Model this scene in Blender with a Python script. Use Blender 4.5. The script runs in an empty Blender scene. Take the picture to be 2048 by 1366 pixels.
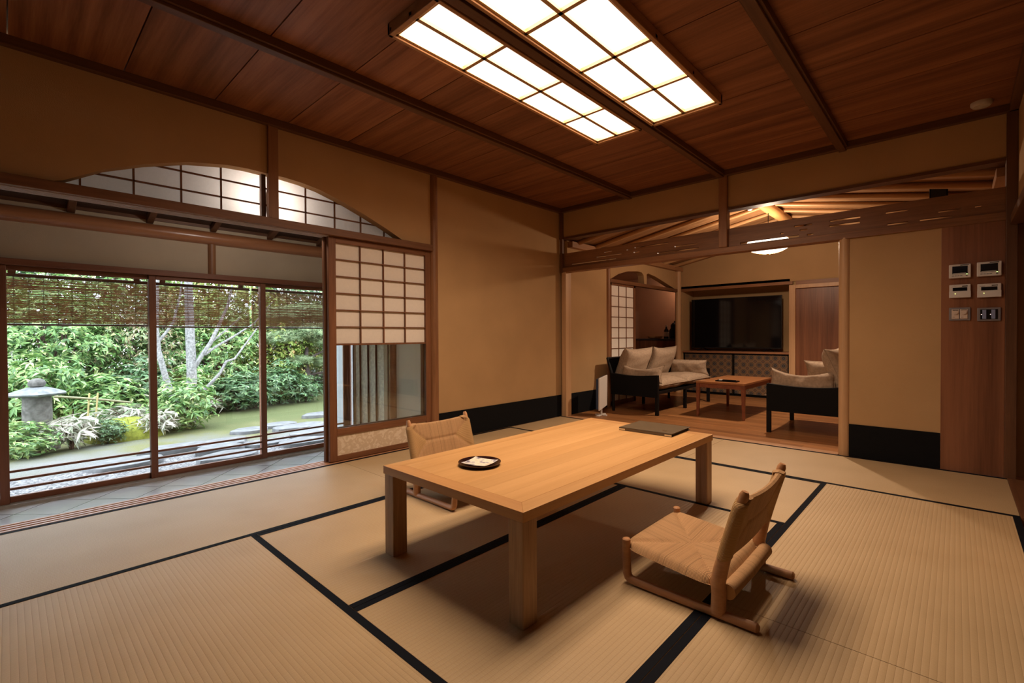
import bpy, bmesh, math, random
import numpy as np
from mathutils import Vector, Matrix
R = math.radians
random.seed(7)
scene = bpy.context.scene
COL = scene.collection

# ------------------------------------------------------------------ camera
F_PX, YAW, PITCH, ROLL, CAM_H = 948.0, .7535, -.012, -.0052, 1.0
def ray(px, py):
    d = [(px - 1024) / F_PX, 1.0, -(py - 683) / F_PX]
    c, s = math.cos(ROLL), math.sin(ROLL); d = [c*d[0] - s*d[2], d[1], s*d[0] + c*d[2]]
    c, s = math.cos(PITCH), math.sin(PITCH); d = [d[0], c*d[1] - s*d[2], s*d[1] + c*d[2]]
    c, s = math.cos(YAW), math.sin(YAW); return Vector((c*d[0] - s*d[1], s*d[0] + c*d[1], d[2]))
cam_d = bpy.data.cameras.new('camera'); cam = bpy.data.objects.new('camera', cam_d); COL.objects.link(cam)
e0 = ray(1024, 683); cr = ray(1024 + F_PX, 683) - e0; cu = ray(1024, 683 - F_PX) - e0
M = Matrix((cr, cu, -e0)).transposed().to_4x4(); M.translation = (0, 0, CAM_H)
cam.matrix_world = M
cam_d.sensor_width = 36.0; cam_d.lens = F_PX * 36.0 / 2048; cam_d.clip_start = .02; cam_d.clip_end = 200
scene.camera = cam

# ------------------------------------------------------------------ colour, world, light
scene.view_settings.view_transform = 'Standard'; scene.view_settings.look = 'None'
scene.view_settings.gamma = 1; scene.view_settings.use_curve_mapping = False
scene.view_settings.exposure = 1.25
scene.cycles.use_denoising = True
scene.cycles.max_bounces = 8; scene.cycles.diffuse_bounces = 4; scene.cycles.glossy_bounces = 4
scene.cycles.transparent_max_bounces = 16; scene.cycles.transmission_bounces = 6
scene.cycles.sample_clamp_indirect = 6
world = bpy.data.worlds.new('overcast'); scene.world = world; world.use_nodes = True
wb = world.node_tree.nodes['Background']
wb.inputs[0].default_value = (.80, .85, 1, 1); wb.inputs[1].default_value = 4.4
CEIL_EMIT = (1.0, .82, .66, .5)     # glow of the ceiling light paper
CEIL_SPREAD = 162
CEIL_W = 54.0                        # lamps inside each half of the ceiling light, watts
CEIL_COL = (1.0, .74, .52)
PEND_EMIT = (1.0, .84, .66, .9)
PEND_W = 30.0
PEND_DOWN_W = 75.0    # lounge lantern; its down spot is added to lift floor and tables
HALL_W = 3.3                         # small lamp behind the clerestory

# ------------------------------------------------------------------ materials
MATS = {}
def newmat(name):
    m = bpy.data.materials.new(name); m.use_nodes = True
    n = m.node_tree.nodes; n.clear()
    return m, n, m.node_tree.links
def out(n, l, sh):
    o = n.new('ShaderNodeOutputMaterial'); l.new(sh, o.inputs[0])
def pbsdf(n, rough=.5, spec=.4, metal=0.):
    p = n.new('ShaderNodeBsdfPrincipled')
    p.inputs['Roughness'].default_value = rough; p.inputs['Specular IOR Level'].default_value = spec; p.inputs['Metallic'].default_value = metal
    return p
def c4(c): return (c[0], c[1], c[2], 1)
def ramp(n, l, fac, stops):
    r = n.new('ShaderNodeValToRGB'); l.new(fac, r.inputs[0])
    el = r.color_ramp.elements
    while len(el) < len(stops): el.new(.5)
    for e, (p, c) in zip(el, stops): e.position = p; e.color = c4(c)
    return r.outputs[0]
def math_n(n, l, op, a, b=None):
    m = n.new('ShaderNodeMath'); m.operation = op
    for i, v in enumerate((a, b)):
        if v is None: continue
        if isinstance(v, (int, float)): m.inputs[i].default_value = v
        else: l.new(v, m.inputs[i])
    return m.outputs[0]
def plain(name, c, rough=.5, spec=.4, metal=0., noise=.08, ns=30):
    if name in MATS: return MATS[name]
    m, n, l = newmat(name); p = pbsdf(n, rough, spec, metal)
    if noise:
        t = n.new('ShaderNodeTexCoord'); no = n.new('ShaderNodeTexNoise'); no.inputs['Scale'].default_value = ns; no.inputs['Detail'].default_value = 3
        l.new(t.outputs['Object'], no.inputs['Vector'])
        l.new(ramp(n, l, no.outputs[0], [(.3, [x*(1-noise) for x in c]), (.7, [min(1, x*(1+noise)) for x in c])]), p.inputs['Base Color'])
    else: p.inputs['Base Color'].default_value = c4(c)
    out(n, l, p.outputs[0]); MATS[name] = m; return m
def wood(name, c1, c2, axis='x', scale=9., rough=.42, spec=.4, stretch=16., island=0., bump=.15):
    if name in MATS: return MATS[name]
    m, n, l = newmat(name); p = pbsdf(n, rough, spec)
    t = n.new('ShaderNodeTexCoord'); mp = n.new('ShaderNodeMapping'); l.new(t.outputs['Object'], mp.inputs[0])
    sc = [scale]*3; sc['xyz'.index(axis)] = scale/stretch; mp.inputs['Scale'].default_value = sc
    vec = mp.outputs[0]
    if island:
        g = n.new('ShaderNodeNewGeometry'); cx = n.new('ShaderNodeCombineXYZ')
        k = math_n(n, l, 'MULTIPLY', g.outputs['Random Per Island'], 60.)
        for i in range(3): l.new(k, cx.inputs[i])
        va = n.new('ShaderNodeVectorMath'); va.operation = 'ADD'; l.new(vec, va.inputs[0]); l.new(cx.outputs[0], va.inputs[1]); vec = va.outputs[0]
    a = n.new('ShaderNodeTexNoise'); a.inputs['Scale'].default_value = 1; a.inputs['Detail'].default_value = 5; a.inputs['Distortion'].default_value = .5; l.new(vec, a.inputs['Vector'])
    w = n.new('ShaderNodeTexNoise'); w.inputs['Scale'].default_value = 6; w.inputs['Detail'].default_value = 4; w.inputs['Roughness'].default_value = .7; l.new(vec, w.inputs['Vector'])
    f = math_n(n, l, 'ADD', math_n(n, l, 'MULTIPLY', a.outputs[0], .62), math_n(n, l, 'MULTIPLY', w.outputs[0], .38))
    colr = ramp(n, l, f, [(.36, c1), (.5, [(x+y)/2 for x, y in zip(c1, c2)]), (.64, c2)])
    if island:
        hv = n.new('ShaderNodeHueSaturation'); l.new(colr, hv.inputs['Color'])
        l.new(math_n(n, l, 'ADD', math_n(n, l, 'MULTIPLY', g.outputs['Random Per Island'], island*2), 1-island), hv.inputs['Value']); colr = hv.outputs[0]
    l.new(colr, p.inputs['Base Color'])
    b = n.new('ShaderNodeBump'); b.inputs['Strength'].default_value = bump; b.inputs['Distance'].default_value = .004; l.new(f, b.inputs['Height']); l.new(b.outputs[0], p.inputs['Normal'])
    out(n, l, p.outputs[0]); MATS[name] = m; return m
def plaster(name, c):
    m, n, l = newmat(name); p = pbsdf(n, .9, .15)
    t = n.new('ShaderNodeTexCoord'); a = n.new('ShaderNodeTexNoise'); a.inputs['Scale'].default_value = 2.5; a.inputs['Detail'].default_value = 5; l.new(t.outputs['Object'], a.inputs['Vector'])
    b = n.new('ShaderNodeTexNoise'); b.inputs['Scale'].default_value = 180; b.inputs['Detail'].default_value = 3; l.new(t.outputs['Object'], b.inputs['Vector'])
    l.new(ramp(n, l, a.outputs[0], [(.3, [x*.94 for x in c]), (.7, [x*1.05 for x in c])]), p.inputs['Base Color'])
    bu = n.new('ShaderNodeBump'); bu.inputs['Strength'].default_value = .25; bu.inputs['Distance'].default_value = .003; l.new(b.outputs[0], bu.inputs['Height']); l.new(bu.outputs[0], p.inputs['Normal'])
    out(n, l, p.outputs[0]); MATS[name] = m; return m
def tatami(name, axis, pitch=.0183):
    """rush weave: ribs run along AXIS, fine rush threads across them"""
    m, n, l = newmat(name); p = pbsdf(n, .55, .35)
    t = n.new('ShaderNodeTexCoord'); s = n.new('ShaderNodeSeparateXYZ'); l.new(t.outputs['Object'], s.inputs[0])
    ac = s.outputs[1 if axis == 'x' else 0]; al = s.outputs[0 if axis == 'x' else 1]
    rib = math_n(n, l, 'ABSOLUTE', math_n(n, l, 'SINE', math_n(n, l, 'MULTIPLY', ac, math.pi/pitch)))
    ribp = math_n(n, l, 'POWER', rib, .45)
    cx = n.new('ShaderNodeCombineXYZ'); l.new(math_n(n, l, 'MULTIPLY', al, 420.), cx.inputs[0]); l.new(math_n(n, l, 'FLOOR', math_n(n, l, 'DIVIDE', ac, pitch)), cx.inputs[1])
    no = n.new('ShaderNodeTexNoise'); no.inputs['Scale'].default_value = 1; no.inputs['Detail'].default_value = 2; l.new(cx.outputs[0], no.inputs['Vector'])
    big = n.new('ShaderNodeTexNoise'); big.inputs['Scale'].default_value = 3; l.new(t.outputs['Object'], big.inputs['Vector'])
    f = math_n(n, l, 'ADD', math_n(n, l, 'MULTIPLY', no.outputs[0], .7), math_n(n, l, 'MULTIPLY', big.outputs[0], .3))
    c = ramp(n, l, f, [(.25, (.39, .265, .135)), (.5, (.49, .345, .19)), (.75, (.57, .415, .24))])
    mx = n.new('ShaderNodeMix'); mx.data_type = 'RGBA'; mx.blend_type = 'MULTIPLY'; mx.inputs[0].default_value = 1
    l.new(c, mx.inputs[6]); l.new(ramp(n, l, ribp, [(.0, (.76, .70, .64)), (.5, (1, 1, 1))]), mx.inputs[7])  # groove shade between the ribs is multiplied into the colour
    l.new(mx.outputs[2], p.inputs['Base Color'])
    h = math_n(n, l, 'ADD', ribp, math_n(n, l, 'MULTIPLY', no.outputs[0], .25))
    bu = n.new('ShaderNodeBump'); bu.inputs['Strength'].default_value = .42; bu.inputs['Distance'].default_value = .0022; l.new(h, bu.inputs['Height']); l.new(bu.outputs[0], p.inputs['Normal'])
    out(n, l, p.outputs[0]); MATS[name] = m; return m
def cord(name, axis, c=(.50, .295, .145)):
    """paper cord laid side by side; cords run along AXIS (object space)"""
    m, n, l = newmat(name); p = pbsdf(n, .75, .2)
    t = n.new('ShaderNodeTexCoord'); s = n.new('ShaderNodeSeparateXYZ'); l.new(t.outputs['Object'], s.inputs[0])
    no = n.new('ShaderNodeTexNoise'); no.inputs['Scale'].default_value = 9; no.inputs['Detail'].default_value = 2; l.new(t.outputs['Object'], no.inputs['Vector'])
    k = s.outputs['xyz'.index({'x': 'y', 'y': 'x', 'z': 'y'}[axis])]
    k2 = math_n(n, l, 'ADD', k, math_n(n, l, 'MULTIPLY', no.outputs[0], .006))
    rib = math_n(n, l, 'ABSOLUTE', math_n(n, l, 'SINE', math_n(n, l, 'MULTIPLY', k2, math.pi/.0042)))
    cx = n.new('ShaderNodeCombineXYZ'); l.new(math_n(n, l, 'FLOOR', math_n(n, l, 'DIVIDE', k2, .0042)), cx.inputs[0])
    wn = n.new('ShaderNodeTexWhiteNoise'); wn.noise_dimensions = '1D'; l.new(math_n(n, l, 'FLOOR', math_n(n, l, 'DIVIDE', k2, .0042)), wn.inputs['W'])
    base = ramp(n, l, wn.outputs[0], [(0, [x*.72 for x in c]), (.06, [x*.93 for x in c]), (1, [min(1, x*1.08) for x in c])])
    mx = n.new('ShaderNodeMix'); mx.data_type = 'RGBA'; mx.blend_type = 'MULTIPLY'; mx.inputs[0].default_value = 1
    l.new(base, mx.inputs[6]); l.new(ramp(n, l, rib, [(0, (.45, .38, .3)), (.5, (1, 1, 1))]), mx.inputs[7]); l.new(mx.outputs[2], p.inputs['Base Color'])
    bu = n.new('ShaderNodeBump'); bu.inputs['Strength'].default_value = .6; bu.inputs['Distance'].default_value = .002; l.new(rib, bu.inputs['Height']); l.new(bu.outputs[0], p.inputs['Normal'])
    out(n, l, p.outputs[0]); MATS[name] = m; return m
def emit(name, c, s):
    m, n, l = newmat(name); e = n.new('ShaderNodeEmission'); e.inputs[0].default_value = c4(c); e.inputs[1].default_value = s
    out(n, l, e.outputs[0]); MATS[name] = m; return m
def paper(name, c=(.95, .88, .80), tr=.14):
    m, n, l = newmat(name)
    t = n.new('ShaderNodeTexCoord'); no = n.new('ShaderNodeTexNoise'); no.inputs['Scale'].default_value = 60; no.inputs['Detail'].default_value = 5; l.new(t.outputs['Object'], no.inputs['Vector'])
    col = ramp(n, l, no.outputs[0], [(.3, [x*.96 for x in c]), (.7, c)])
    d = n.new('ShaderNodeBsdfDiffuse'); tr_ = n.new('ShaderNodeBsdfTranslucent'); mx = n.new('ShaderNodeMixShader'); mx.inputs[0].default_value = tr
    l.new(col, d.inputs[0]); l.new(col, tr_.inputs[0]); l.new(d.outputs[0], mx.inputs[1]); l.new(tr_.outputs[0], mx.inputs[2]); out(n, l, mx.outputs[0]); MATS[name] = m; return m
def glass(name):
    m, n, l = newmat(name)
    tr = n.new('ShaderNodeBsdfTransparent'); g = n.new('ShaderNodeBsdfGlossy'); g.inputs['Roughness'].default_value = .02
    tr.inputs[0].default_value = (.96, .98, .97, 1)
    fr = n.new('ShaderNodeFresnel'); fr.inputs[0].default_value = 1.45; mx = n.new('ShaderNodeMixShader')
    l.new(fr.outputs[0], mx.inputs[0]); l.new(tr.outputs[0], mx.inputs[1]); l.new(g.outputs[0], mx.inputs[2]); out(n, l, mx.outputs[0]); MATS[name] = m; return m
def leafmat(name, stops, rough=.4, transl=.25):
    m, n, l = newmat(name); p = pbsdf(n, rough, .5)
    g = n.new('ShaderNodeNewGeometry'); c = ramp(n, l, g.outputs['Random Per Island'], stops); l.new(c, p.inputs['Base Color'])
    t = n.new('ShaderNodeBsdfTranslucent'); l.new(c, t.inputs[0]); mx = n.new('ShaderNodeMixShader'); mx.inputs[0].default_value = transl
    l.new(p.outputs[0], mx.inputs[1]); l.new(t.outputs[0], mx.inputs[2]); out(n, l, mx.outputs[0]); MATS[name] = m; return m

OCHRE = plaster('ochre_plaster', (.46, .285, .138))
NEARP = plaster('dark_plaster', (.06, .045, .032))  # for unseen walls near the camera, darkened to cut bounce light
HALLP = plaster('hall_plaster', (.47, .38, .27))
GREYP = plaster('outdoor_plaster', (.30, .30, .30))
CEDAR_X = wood('cedar_board_x', (.135, .045, .018), (.31, .125, .055), 'x', 11, .5, .3, 22, island=.16)
POST_Z = wood('cedar_post_z', (.20, .085, .035), (.33, .155, .07), 'z', 14, .45, .35, 20)
POSTL_Z = wood('pale_cypress_post_z', (.46, .27, .14), (.60, .37, .20), 'z', 12, .42, .35, 24)
BEAM_Y = wood('cedar_beam_y', (.12, .050, .022), (.22, .095, .042), 'y', 14, .45, .35, 20)
BEAM_X = wood('cedar_beam_x', (.17, .072, .030), (.30, .135, .060), 'x', 14, .45, .35, 20)
DARK_Y = wood('dark_batten_y', (.085, .036, .016), (.15, .066, .030), 'y', 14, .5, .3, 20)
DARK_X = wood('dark_batten_x', (.085, .036, .016), (.15, .066, .030), 'x', 14, .5, .3, 20)
DARK_Z = wood('dark_batten_z', (.085, .036, .016), (.15, .066, .030), 'z', 14, .5, .3, 20)
PANEL_Z = wood('cedar_panel_z', (.13, .048, .022), (.27, .110, .052), 'z', 9, .4, .4, 30)
OAK_Y = wood('ash_table_y', (.47, .245, .090), (.60, .335, .135), 'y', 10, .38, .4, 22)
OAK_X = wood('ash_table_x', (.44, .215, .080), (.56, .295, .115), 'x', 10, .38, .4, 22)
OAK_Z = wood('ash_table_z', (.30, .175, .095), (.52, .33, .19), 'z', 22, .42, .35, 18)
CHAIR_W = wood('chair_ash', (.40, .19, .085), (.56, .29, .135), 'x', 22, .42, .35, 12)
FLOORW = wood('lounge_floor', (.22, .088, .030), (.42, .190, .072), 'x', 7, .32, .45, 22, island=.18)
SILLW = wood('sill_wood', (.42, .22, .11), (.56, .31, .165), 'x', 12, .4, .35, 24)
SILL_Y = wood('sill_wood_y', (.40, .19, .095), (.54, .27, .14), 'y', 12, .4, .35, 24)
RED_T = wood('red_brown_table', (.18, .055, .028), (.28, .095, .045), 'y', 12, .35, .45, 20)
SASH = wood('sash_wood', (.16, .060, .030), (.25, .100, .052), 'z', 14, .45, .35, 20)
SASH_Y = wood('sash_wood_y', (.16, .060, .030), (.25, .100, .052), 'y', 14, .45, .35, 20)
LOGW = wood('polished_log', (.24, .090, .035), (.37, .160, .070), 'y', 10, .28, .5, 20)
RIDGE = wood('ridge_log', (.52, .25, .085), (.64, .34, .125), 'y', 10, .4, .4, 20)
RAFT = wood('rafter_pole', (.38, .20, .085), (.52, .30, .14), 'x', 10, .45, .35, 20)
BARK = wood('bark_sheet', (.22, .105, .042), (.36, .19, .085), 'x', 10, .7, .2, 10)
BLACK = plain('black_skirting', (.006, .006, .007), .8, .12)
BORDER = plain('tatami_border_cloth', (.005, .006, .010), .85, .12, ns=300)
TAT_X = tatami('tatami_rush_x', 'x'); TAT_Y = tatami('tatami_rush_y', 'y')
PAPER = paper('shoji_paper'); GLASS = glass('window_glass')
KUMI_Y = wood('lattice_wood_y', (.15, .062, .027), (.25, .105, .048), 'y', 16, .5, .3, 16)
KUMI = wood('lattice_wood', (.14, .055, .024), (.24, .10, .045), 'z', 16, .5, .3, 16)
LEATHER = plain('black_leather', (.005, .005, .006), .6, .12)
BLACKW = plain('black_lacquer_wood', (.006, .0055, .006), .5, .18)
FABRIC = plain('taupe_velvet', (.36, .265, .19), .85, .15, noise=.16, ns=45)
WHITEP = plain('white_plastic', (.66, .62, .58), .4, .4, noise=0)
GREYPL = plain('grey_plastic', (.20, .18, .19), .45, .4, noise=0)
DARKPL = plain('dark_display', (.008, .008, .010), .15, .5, noise=0)

# ------------------------------------------------------------------ mesh builder
class MB:
    def __init__(s): s.v = []; s.f = []; s.mi = []
    def add(s, vs, fs, mi=0):
        b = len(s.v); s.v += [tuple(v) for v in vs]; s.f += [tuple(b+i for i in f) for f in fs]; s.mi += [mi]*len(fs); return s
    def box(s, x0, x1, y0, y1, z0, z1, mi=0):
        x0, x1 = sorted((x0, x1)); y0, y1 = sorted((y0, y1)); z0, z1 = sorted((z0, z1))
        return s.add([(x0,y0,z0),(x1,y0,z0),(x1,y1,z0),(x0,y1,z0),(x0,y0,z1),(x1,y0,z1),(x1,y1,z1),(x0,y1,z1)],
                     [(0,3,2,1),(4,5,6,7),(0,1,5,4),(1,2,6,5),(2,3,7,6),(3,0,4,7)], mi)
    def tube(s, pts, rad, n=12, mi=0, flat=None, cap=True):
        pts = [Vector(p) for p in pts]
        if isinstance(rad, (int, float)): rad = [rad]*len(pts)
        rings = []; up = None
        for i, p in enumerate(pts):
            t = (pts[min(i+1, len(pts)-1)] - pts[max(i-1, 0)]).normalized()
            if up is None:
                up = Vector((0, 0, 1)) if abs(t.z) < .9 else Vector((0, 1, 0))
            a = t.cross(up).normalized(); up = a.cross(t).normalized()
            fl = flat or (1, 1)
            rings.append([p + rad[i]*(fl[0]*math.cos(2*math.pi*k/n)*a + fl[1]*math.sin(2*math.pi*k/n)*up) for k in range(n)])
        vs = [v for r in rings for v in r]; fs = []
        for i in range(len(pts)-1):
            for k in range(n):
                k2 = (k+1) % n; fs.append((i*n+k, i*n+k2, (i+1)*n+k2, (i+1)*n+k))
        if cap: fs.append(tuple(range(n-1, -1, -1))); fs.append(tuple((len(pts)-1)*n+k for k in range(n)))
        return s.add(vs, fs, mi)
    def lathe(s, prof, c=(0, 0), n=32, mi=0, sq=None):
        vs = []; fs = []
        for r, z in prof:
            for k in range(n):
                a = 2*math.pi*k/n; vs.append((c[0]+r*math.cos(a), c[1]+r*math.sin(a), z))
        for i in range(len(prof)-1):
            for k in range(n):
                k2 = (k+1) % n; fs.append((i*n+k, i*n+k2, (i+1)*n+k2, (i+1)*n+k))
        if prof[0][0] > 1e-4: fs.append(tuple(range(n-1, -1, -1)))
        if prof[-1][0] > 1e-4: fs.append(tuple((len(prof)-1)*n+k for k in range(n)))
        return s.add(vs, fs, mi)
    def prism(s, poly, axis, a0, a1, mi=0):
        """polygon (u,v) extruded along axis: x->(y,z) y->(x,z) z->(x,y)"""
        def P(u, v, a): return {'x': (a, u, v), 'y': (u, a, v), 'z': (u, v, a)}[axis]
        n = len(poly); vs = [P(u, v, a0) for u, v in poly] + [P(u, v, a1) for u, v in poly]
        fs = [tuple(range(n)), tuple(range(2*n-1, n-1, -1))] + [(i, i+n, (i+1) % n + n, (i+1) % n) for i in range(n)]
        return s.add(vs, fs, mi)
    def grid(s, f, nu, nv, mi=0, closed=False, mif=None):
        b = len(s.v)
        for i in range(nu+1):
            for j in range(nv+1): s.v.append(tuple(f(i/nu, j/nv)))
        for i in range(nu):
            for j in range(nv):
                s.f.append((b+i*(nv+1)+j, b+(i+1)*(nv+1)+j, b+(i+1)*(nv+1)+j+1, b+i*(nv+1)+j+1)); s.mi.append(mif((i+.5)/nu, (j+.5)/nv) if mif else mi)
        return s
    def build(s, name, mat, parent=None, smooth=False, bevel=0., seg=2, loc=None, fix=True, subsurf=0):
        me = bpy.data.meshes.new(name); me.from_pydata(s.v, [], s.f)
        mats = mat if isinstance(mat, (list, tuple)) else [mat]
        for m in mats: me.materials.append(m)
        if len(mats) > 1: me.polygons.foreach_set('material_index', s.mi)
        if fix:
            bm = bmesh.new(); bm.from_mesh(me); bmesh.ops.recalc_face_normals(bm, faces=bm.faces); bm.to_mesh(me); bm.free()
        if smooth:
            me.polygons.foreach_set('use_smooth', [True]*len(me.polygons))
            try: me.set_sharp_from_angle(angle=R(40))
            except Exception: pass
        o = bpy.data.objects.new(name, me); COL.objects.link(o)
        if parent is not None: o.parent = parent
        if loc: o.location = loc
        if bevel:
            b = o.modifiers.new('edge', 'BEVEL'); b.width = bevel; b.segments = seg; b.limit_method = 'ANGLE'; b.angle_limit = R(40)
        if subsurf:
            b = o.modifiers.new('sub', 'SUBSURF'); b.levels = b.render_levels = subsurf
        return o
def tag(o, label, cat, group=None, kind=None):
    o['label'] = label; o['category'] = cat
    if group: o['group'] = group
    if kind: o['kind'] = kind
    return o
def thing(name, label, cat, loc=(0, 0, 0), rz=0., group=None, kind=None):
    o = bpy.data.objects.new(name, None); COL.objects.link(o); o.location = loc; o.rotation_euler.z = rz
    o.empty_display_size = .1
    return tag(o, label, cat, group, kind)
def copy_tree(o, parent=None):
    c = o.copy(); COL.objects.link(c)
    if parent is not None: c.parent = parent
    for ch in list(o.children): copy_tree(ch, c)
    return c
TRIM = [0]
def struct(name, mb, mat, label, cat, parent=None, **k):
    if name == 'trim': TRIM[0] += 1; name = 'trim_%d' % TRIM[0]
    o = mb.build(name, mat, parent, **k)
    return tag(o, label, cat, kind='structure')

# ================================================================== SETTING
XW, YB = -3.60, 4.72           # faces of the garden-side wall and of the lounge-side wall
# floor under the mats, hall floor
struct('floor', MB().box(-3.60, 1.8, -1.6, 4.80, -.30, -.055), FLOORW, 'wooden underfloor below the tatami mats', 'floor')
struct('floor_passage', MB().box(.335, 1.8, -1.6, 3.70, -.055, .0).box(-3.57, .335, -1.6, -.10, -.055, 0), FLOORW, 'wooden floor behind the edge of the mats', 'floor')

# --- tatami mats -------------------------------------------------------------
X_ = [-3.570, -2.583, -1.615, -.660, .257]
Y_ = [-.10, .858, 1.82, 2.780, 3.743, 4.697]
BW = .029
def mat_(x0, x1, y0, y1, axis, label):
    cx, cy = (x0+x1)/2, (y0+y1)/2; g = .0012
    r = thing('tatami_mat', label, 'tatami mat', (cx, cy, -.055), 0, 'tatami mats on the floor')
    hx, hy = (x1-x0)/2-g, (y1-y0)/2-g
    MB().box(-hx, hx, -hy, hy, 0, .055).build('rush_surface', TAT_X if axis == 'x' else TAT_Y, r)
    for s in (-1, 1):
        b = MB()
        if axis == 'y':
            a0, a1 = sorted((s*hx, s*(hx-BW))); b.box(a0, a1, -hy, hy, .0552, .0566)
        else:
            a0, a1 = sorted((s*hy, s*(hy-BW))); b.box(-hx, hx, a0, a1, .0552, .0566)
        b.build('border_cloth', BORDER, r)
mat_(X_[0], X_[1], Y_[0], Y_[2], 'y', 'tatami mat along the track in front of the garden opening')
mat_(X_[0], X_[1], Y_[2], Y_[4], 'y', 'tatami mat under the black skirting behind the far floor chair')
mat_(X_[1], X_[3], Y_[0], Y_[1], 'x', 'tatami mat in the near corner crossing in front of the table')
mat_(X_[1], X_[2], Y_[1], Y_[3], 'y', 'tatami mat under the garden side of the low table and the far floor chair')
mat_(X_[2], X_[3], Y_[1], Y_[3], 'y', 'tatami mat under the near table leg and the cord floor chair')
mat_(X_[1], X_[3], Y_[3], Y_[4], 'x', 'tatami mat crossing under the lounge end of the low table')
mat_(X_[3], X_[4], Y_[0], Y_[2], 'y', 'tatami mat at the near edge, behind the near floor chair')
mat_(X_[3], X_[4], Y_[2], Y_[4], 'y', 'tatami mat with lit ribs running to the cedar control panel wall')
mat_(X_[0], X_[2], Y_[4], Y_[5], 'x', 'tatami mat along the lounge threshold beside the black skirting corner')
mat_(X_[2], X_[4], Y_[4], Y_[5], 'x', 'tatami mat along the lounge threshold in front of the pale post')

# --- ceiling -----------------------------------------------------------------
ZC = 2.56
c = MB(); y = -1.38
while y < 4.8:
    c.box(-3.66, 1.85, y+.003, y+.464, ZC, ZC+.02); y += .467
struct('ceiling', c, CEDAR_X, 'cedar board ceiling of the tatami room', 'ceiling')
struct('ceiling_sky_block', MB().box(-3.8, 2.0, -1.75, 4.86, ZC+.06, ZC+.14), BARK, 'unseen slab above the cedar ceiling, added to block sky light', 'ceiling')  # unseen slab, added to keep sky light out of the room
bnames = ['between the garden wall and the ceiling light', 'dividing the two halves of the ceiling light', 'between the ceiling light and the passage side']
for xb, nm in zip((-2.635, -1.650, -.690), bnames):
    b = MB().box(xb-.040, xb+.040, -1.5, YB, 2.515, ZC).box(xb-.026, xb+.026, -1.5, YB, 2.497, 2.515)
    struct('trim', b, DARK_Y, 'dark ceiling batten '+nm, 'ceiling batten', bevel=.003)
struct('trim', MB().box(XW, XW+.045, -1.5, YB, 2.508, ZC), DARK_Y, 'dark ceiling cornice along the garden wall', 'cornice', bevel=.003)
struct('trim', MB().box(XW, .30, YB-.05, YB, 2.508, ZC), DARK_X, 'dark ceiling cornice above the lounge opening', 'cornice', bevel=.003)
struct('trim', MB().box(.255, .30, 2.6, YB, 2.508, ZC), DARK_Y, 'dark ceiling cornice on the passage side wall', 'cornice', bevel=.003)

# --- garden-side wall --------------------------------------------------------
zk0, zk1 = 1.795, 1.852
arch = [(.150, 1.850), (.221, 1.870), (.401, 1.978), (.588, 2.055), (.815, 2.127), (1.036, 2.165), (1.16, 2.172), (1.274, 2.169), (1.40, 2.170), (1.53, 2.160), (1.674, 2.137), (1.87, 2.08), (2.055, 2.013), (2.25, 1.935), (2.436, 1.850)]
w = MB()
# wall above the track with the arched opening: strips between arch and ceiling
w.box(XW-.08, XW, -1.5, arch[0][0], zk1, ZC+.02)
for (y0, z0), (y1, z1) in zip(arch[:-1], arch[1:]):
    w.prism([(y0, z0), (y1, z1), (y1, ZC+.02), (y0, ZC+.02)], 'x', XW-.08, XW)
w.box(XW-.08, XW, arch[-1][0], 2.78, zk1, ZC+.02)
w.box(XW-.08, XW, 2.745, 4.90, -.05, ZC+.07)
struct('wall_garden_side', w, OCHRE, 'ochre plaster wall with an arched clerestory on the garden side', 'wall')
struct('baseboard_garden_side', MB().box(XW, XW+.012, 2.805, YB, 0, .262), BLACK, 'tall black skirting on the garden side wall', 'skirting')
struct('trim', MB().box(-3.705, XW+.035, -1.5, 2.735, zk0, zk1), BEAM_Y, 'cedar head track beam above the garden opening', 'lintel', bevel=.003)
g = MB()
for xg in (-3.695, -3.666, -3.637, -3.608): g.box(xg, xg+.007, -1.5, 1.74, zk0-.006, zk0)
struct('trim', g, plain('pale_track', (.62, .60, .66), .35, .5), 'pale slide strips under the head track beam', 'door track')
struct('trim', MB().tube([(XW-.01, 2.768, 0), (XW-.01, 2.768, ZC)], .042, 20), POST_Z, 'round cedar post at the end of the sliding paper door', 'post', smooth=True)
struct('trim', MB().box(XW-.02, XW+.020, 1.290, 1.360, zk1, 2.51), POST_Z, 'short cedar post standing on the head track in the arch', 'post', bevel=.004)
struct('trim', MB().box(XW-.075, XW-.04, 1.262, 1.292, zk1, 2.17), DARK_Z, 'dark frame edge of the clerestory beside the short post', 'post')
s = MB().box(-3.735, -3.572, -1.5, 2.735, -.06, -.004)
for xg in (-3.72, -3.68, -3.64, -3.60): s.box(xg, xg+.022, -1.5, 2.735, -.004, .001)
struct('trim', s, SILL_Y, 'grooved wooden floor track of the garden opening', 'door track')
# clerestory paper with lattice
cl = thing('window_1', 'arched paper clerestory above the head track', 'window', (-3.70, 0, 0), kind='structure')
MB().box(-.0015, .0015, .05, 2.52, 1.82, 2.24).build('paper', paper('clerestory_paper', (.96, .93, .90), .82), cl)
k = MB()
for yy in (.30, .545, .79, 1.02, 1.60, 1.835, 2.065, 2.29): k.box(.002, .014, yy-.005, yy+.005, 1.85, 2.22)
for zz in (1.965, 2.085): k.box(.002, .014, .1, 2.5, zz-.005, zz+.005)
k.build('lattice', KUMI, cl)
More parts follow.
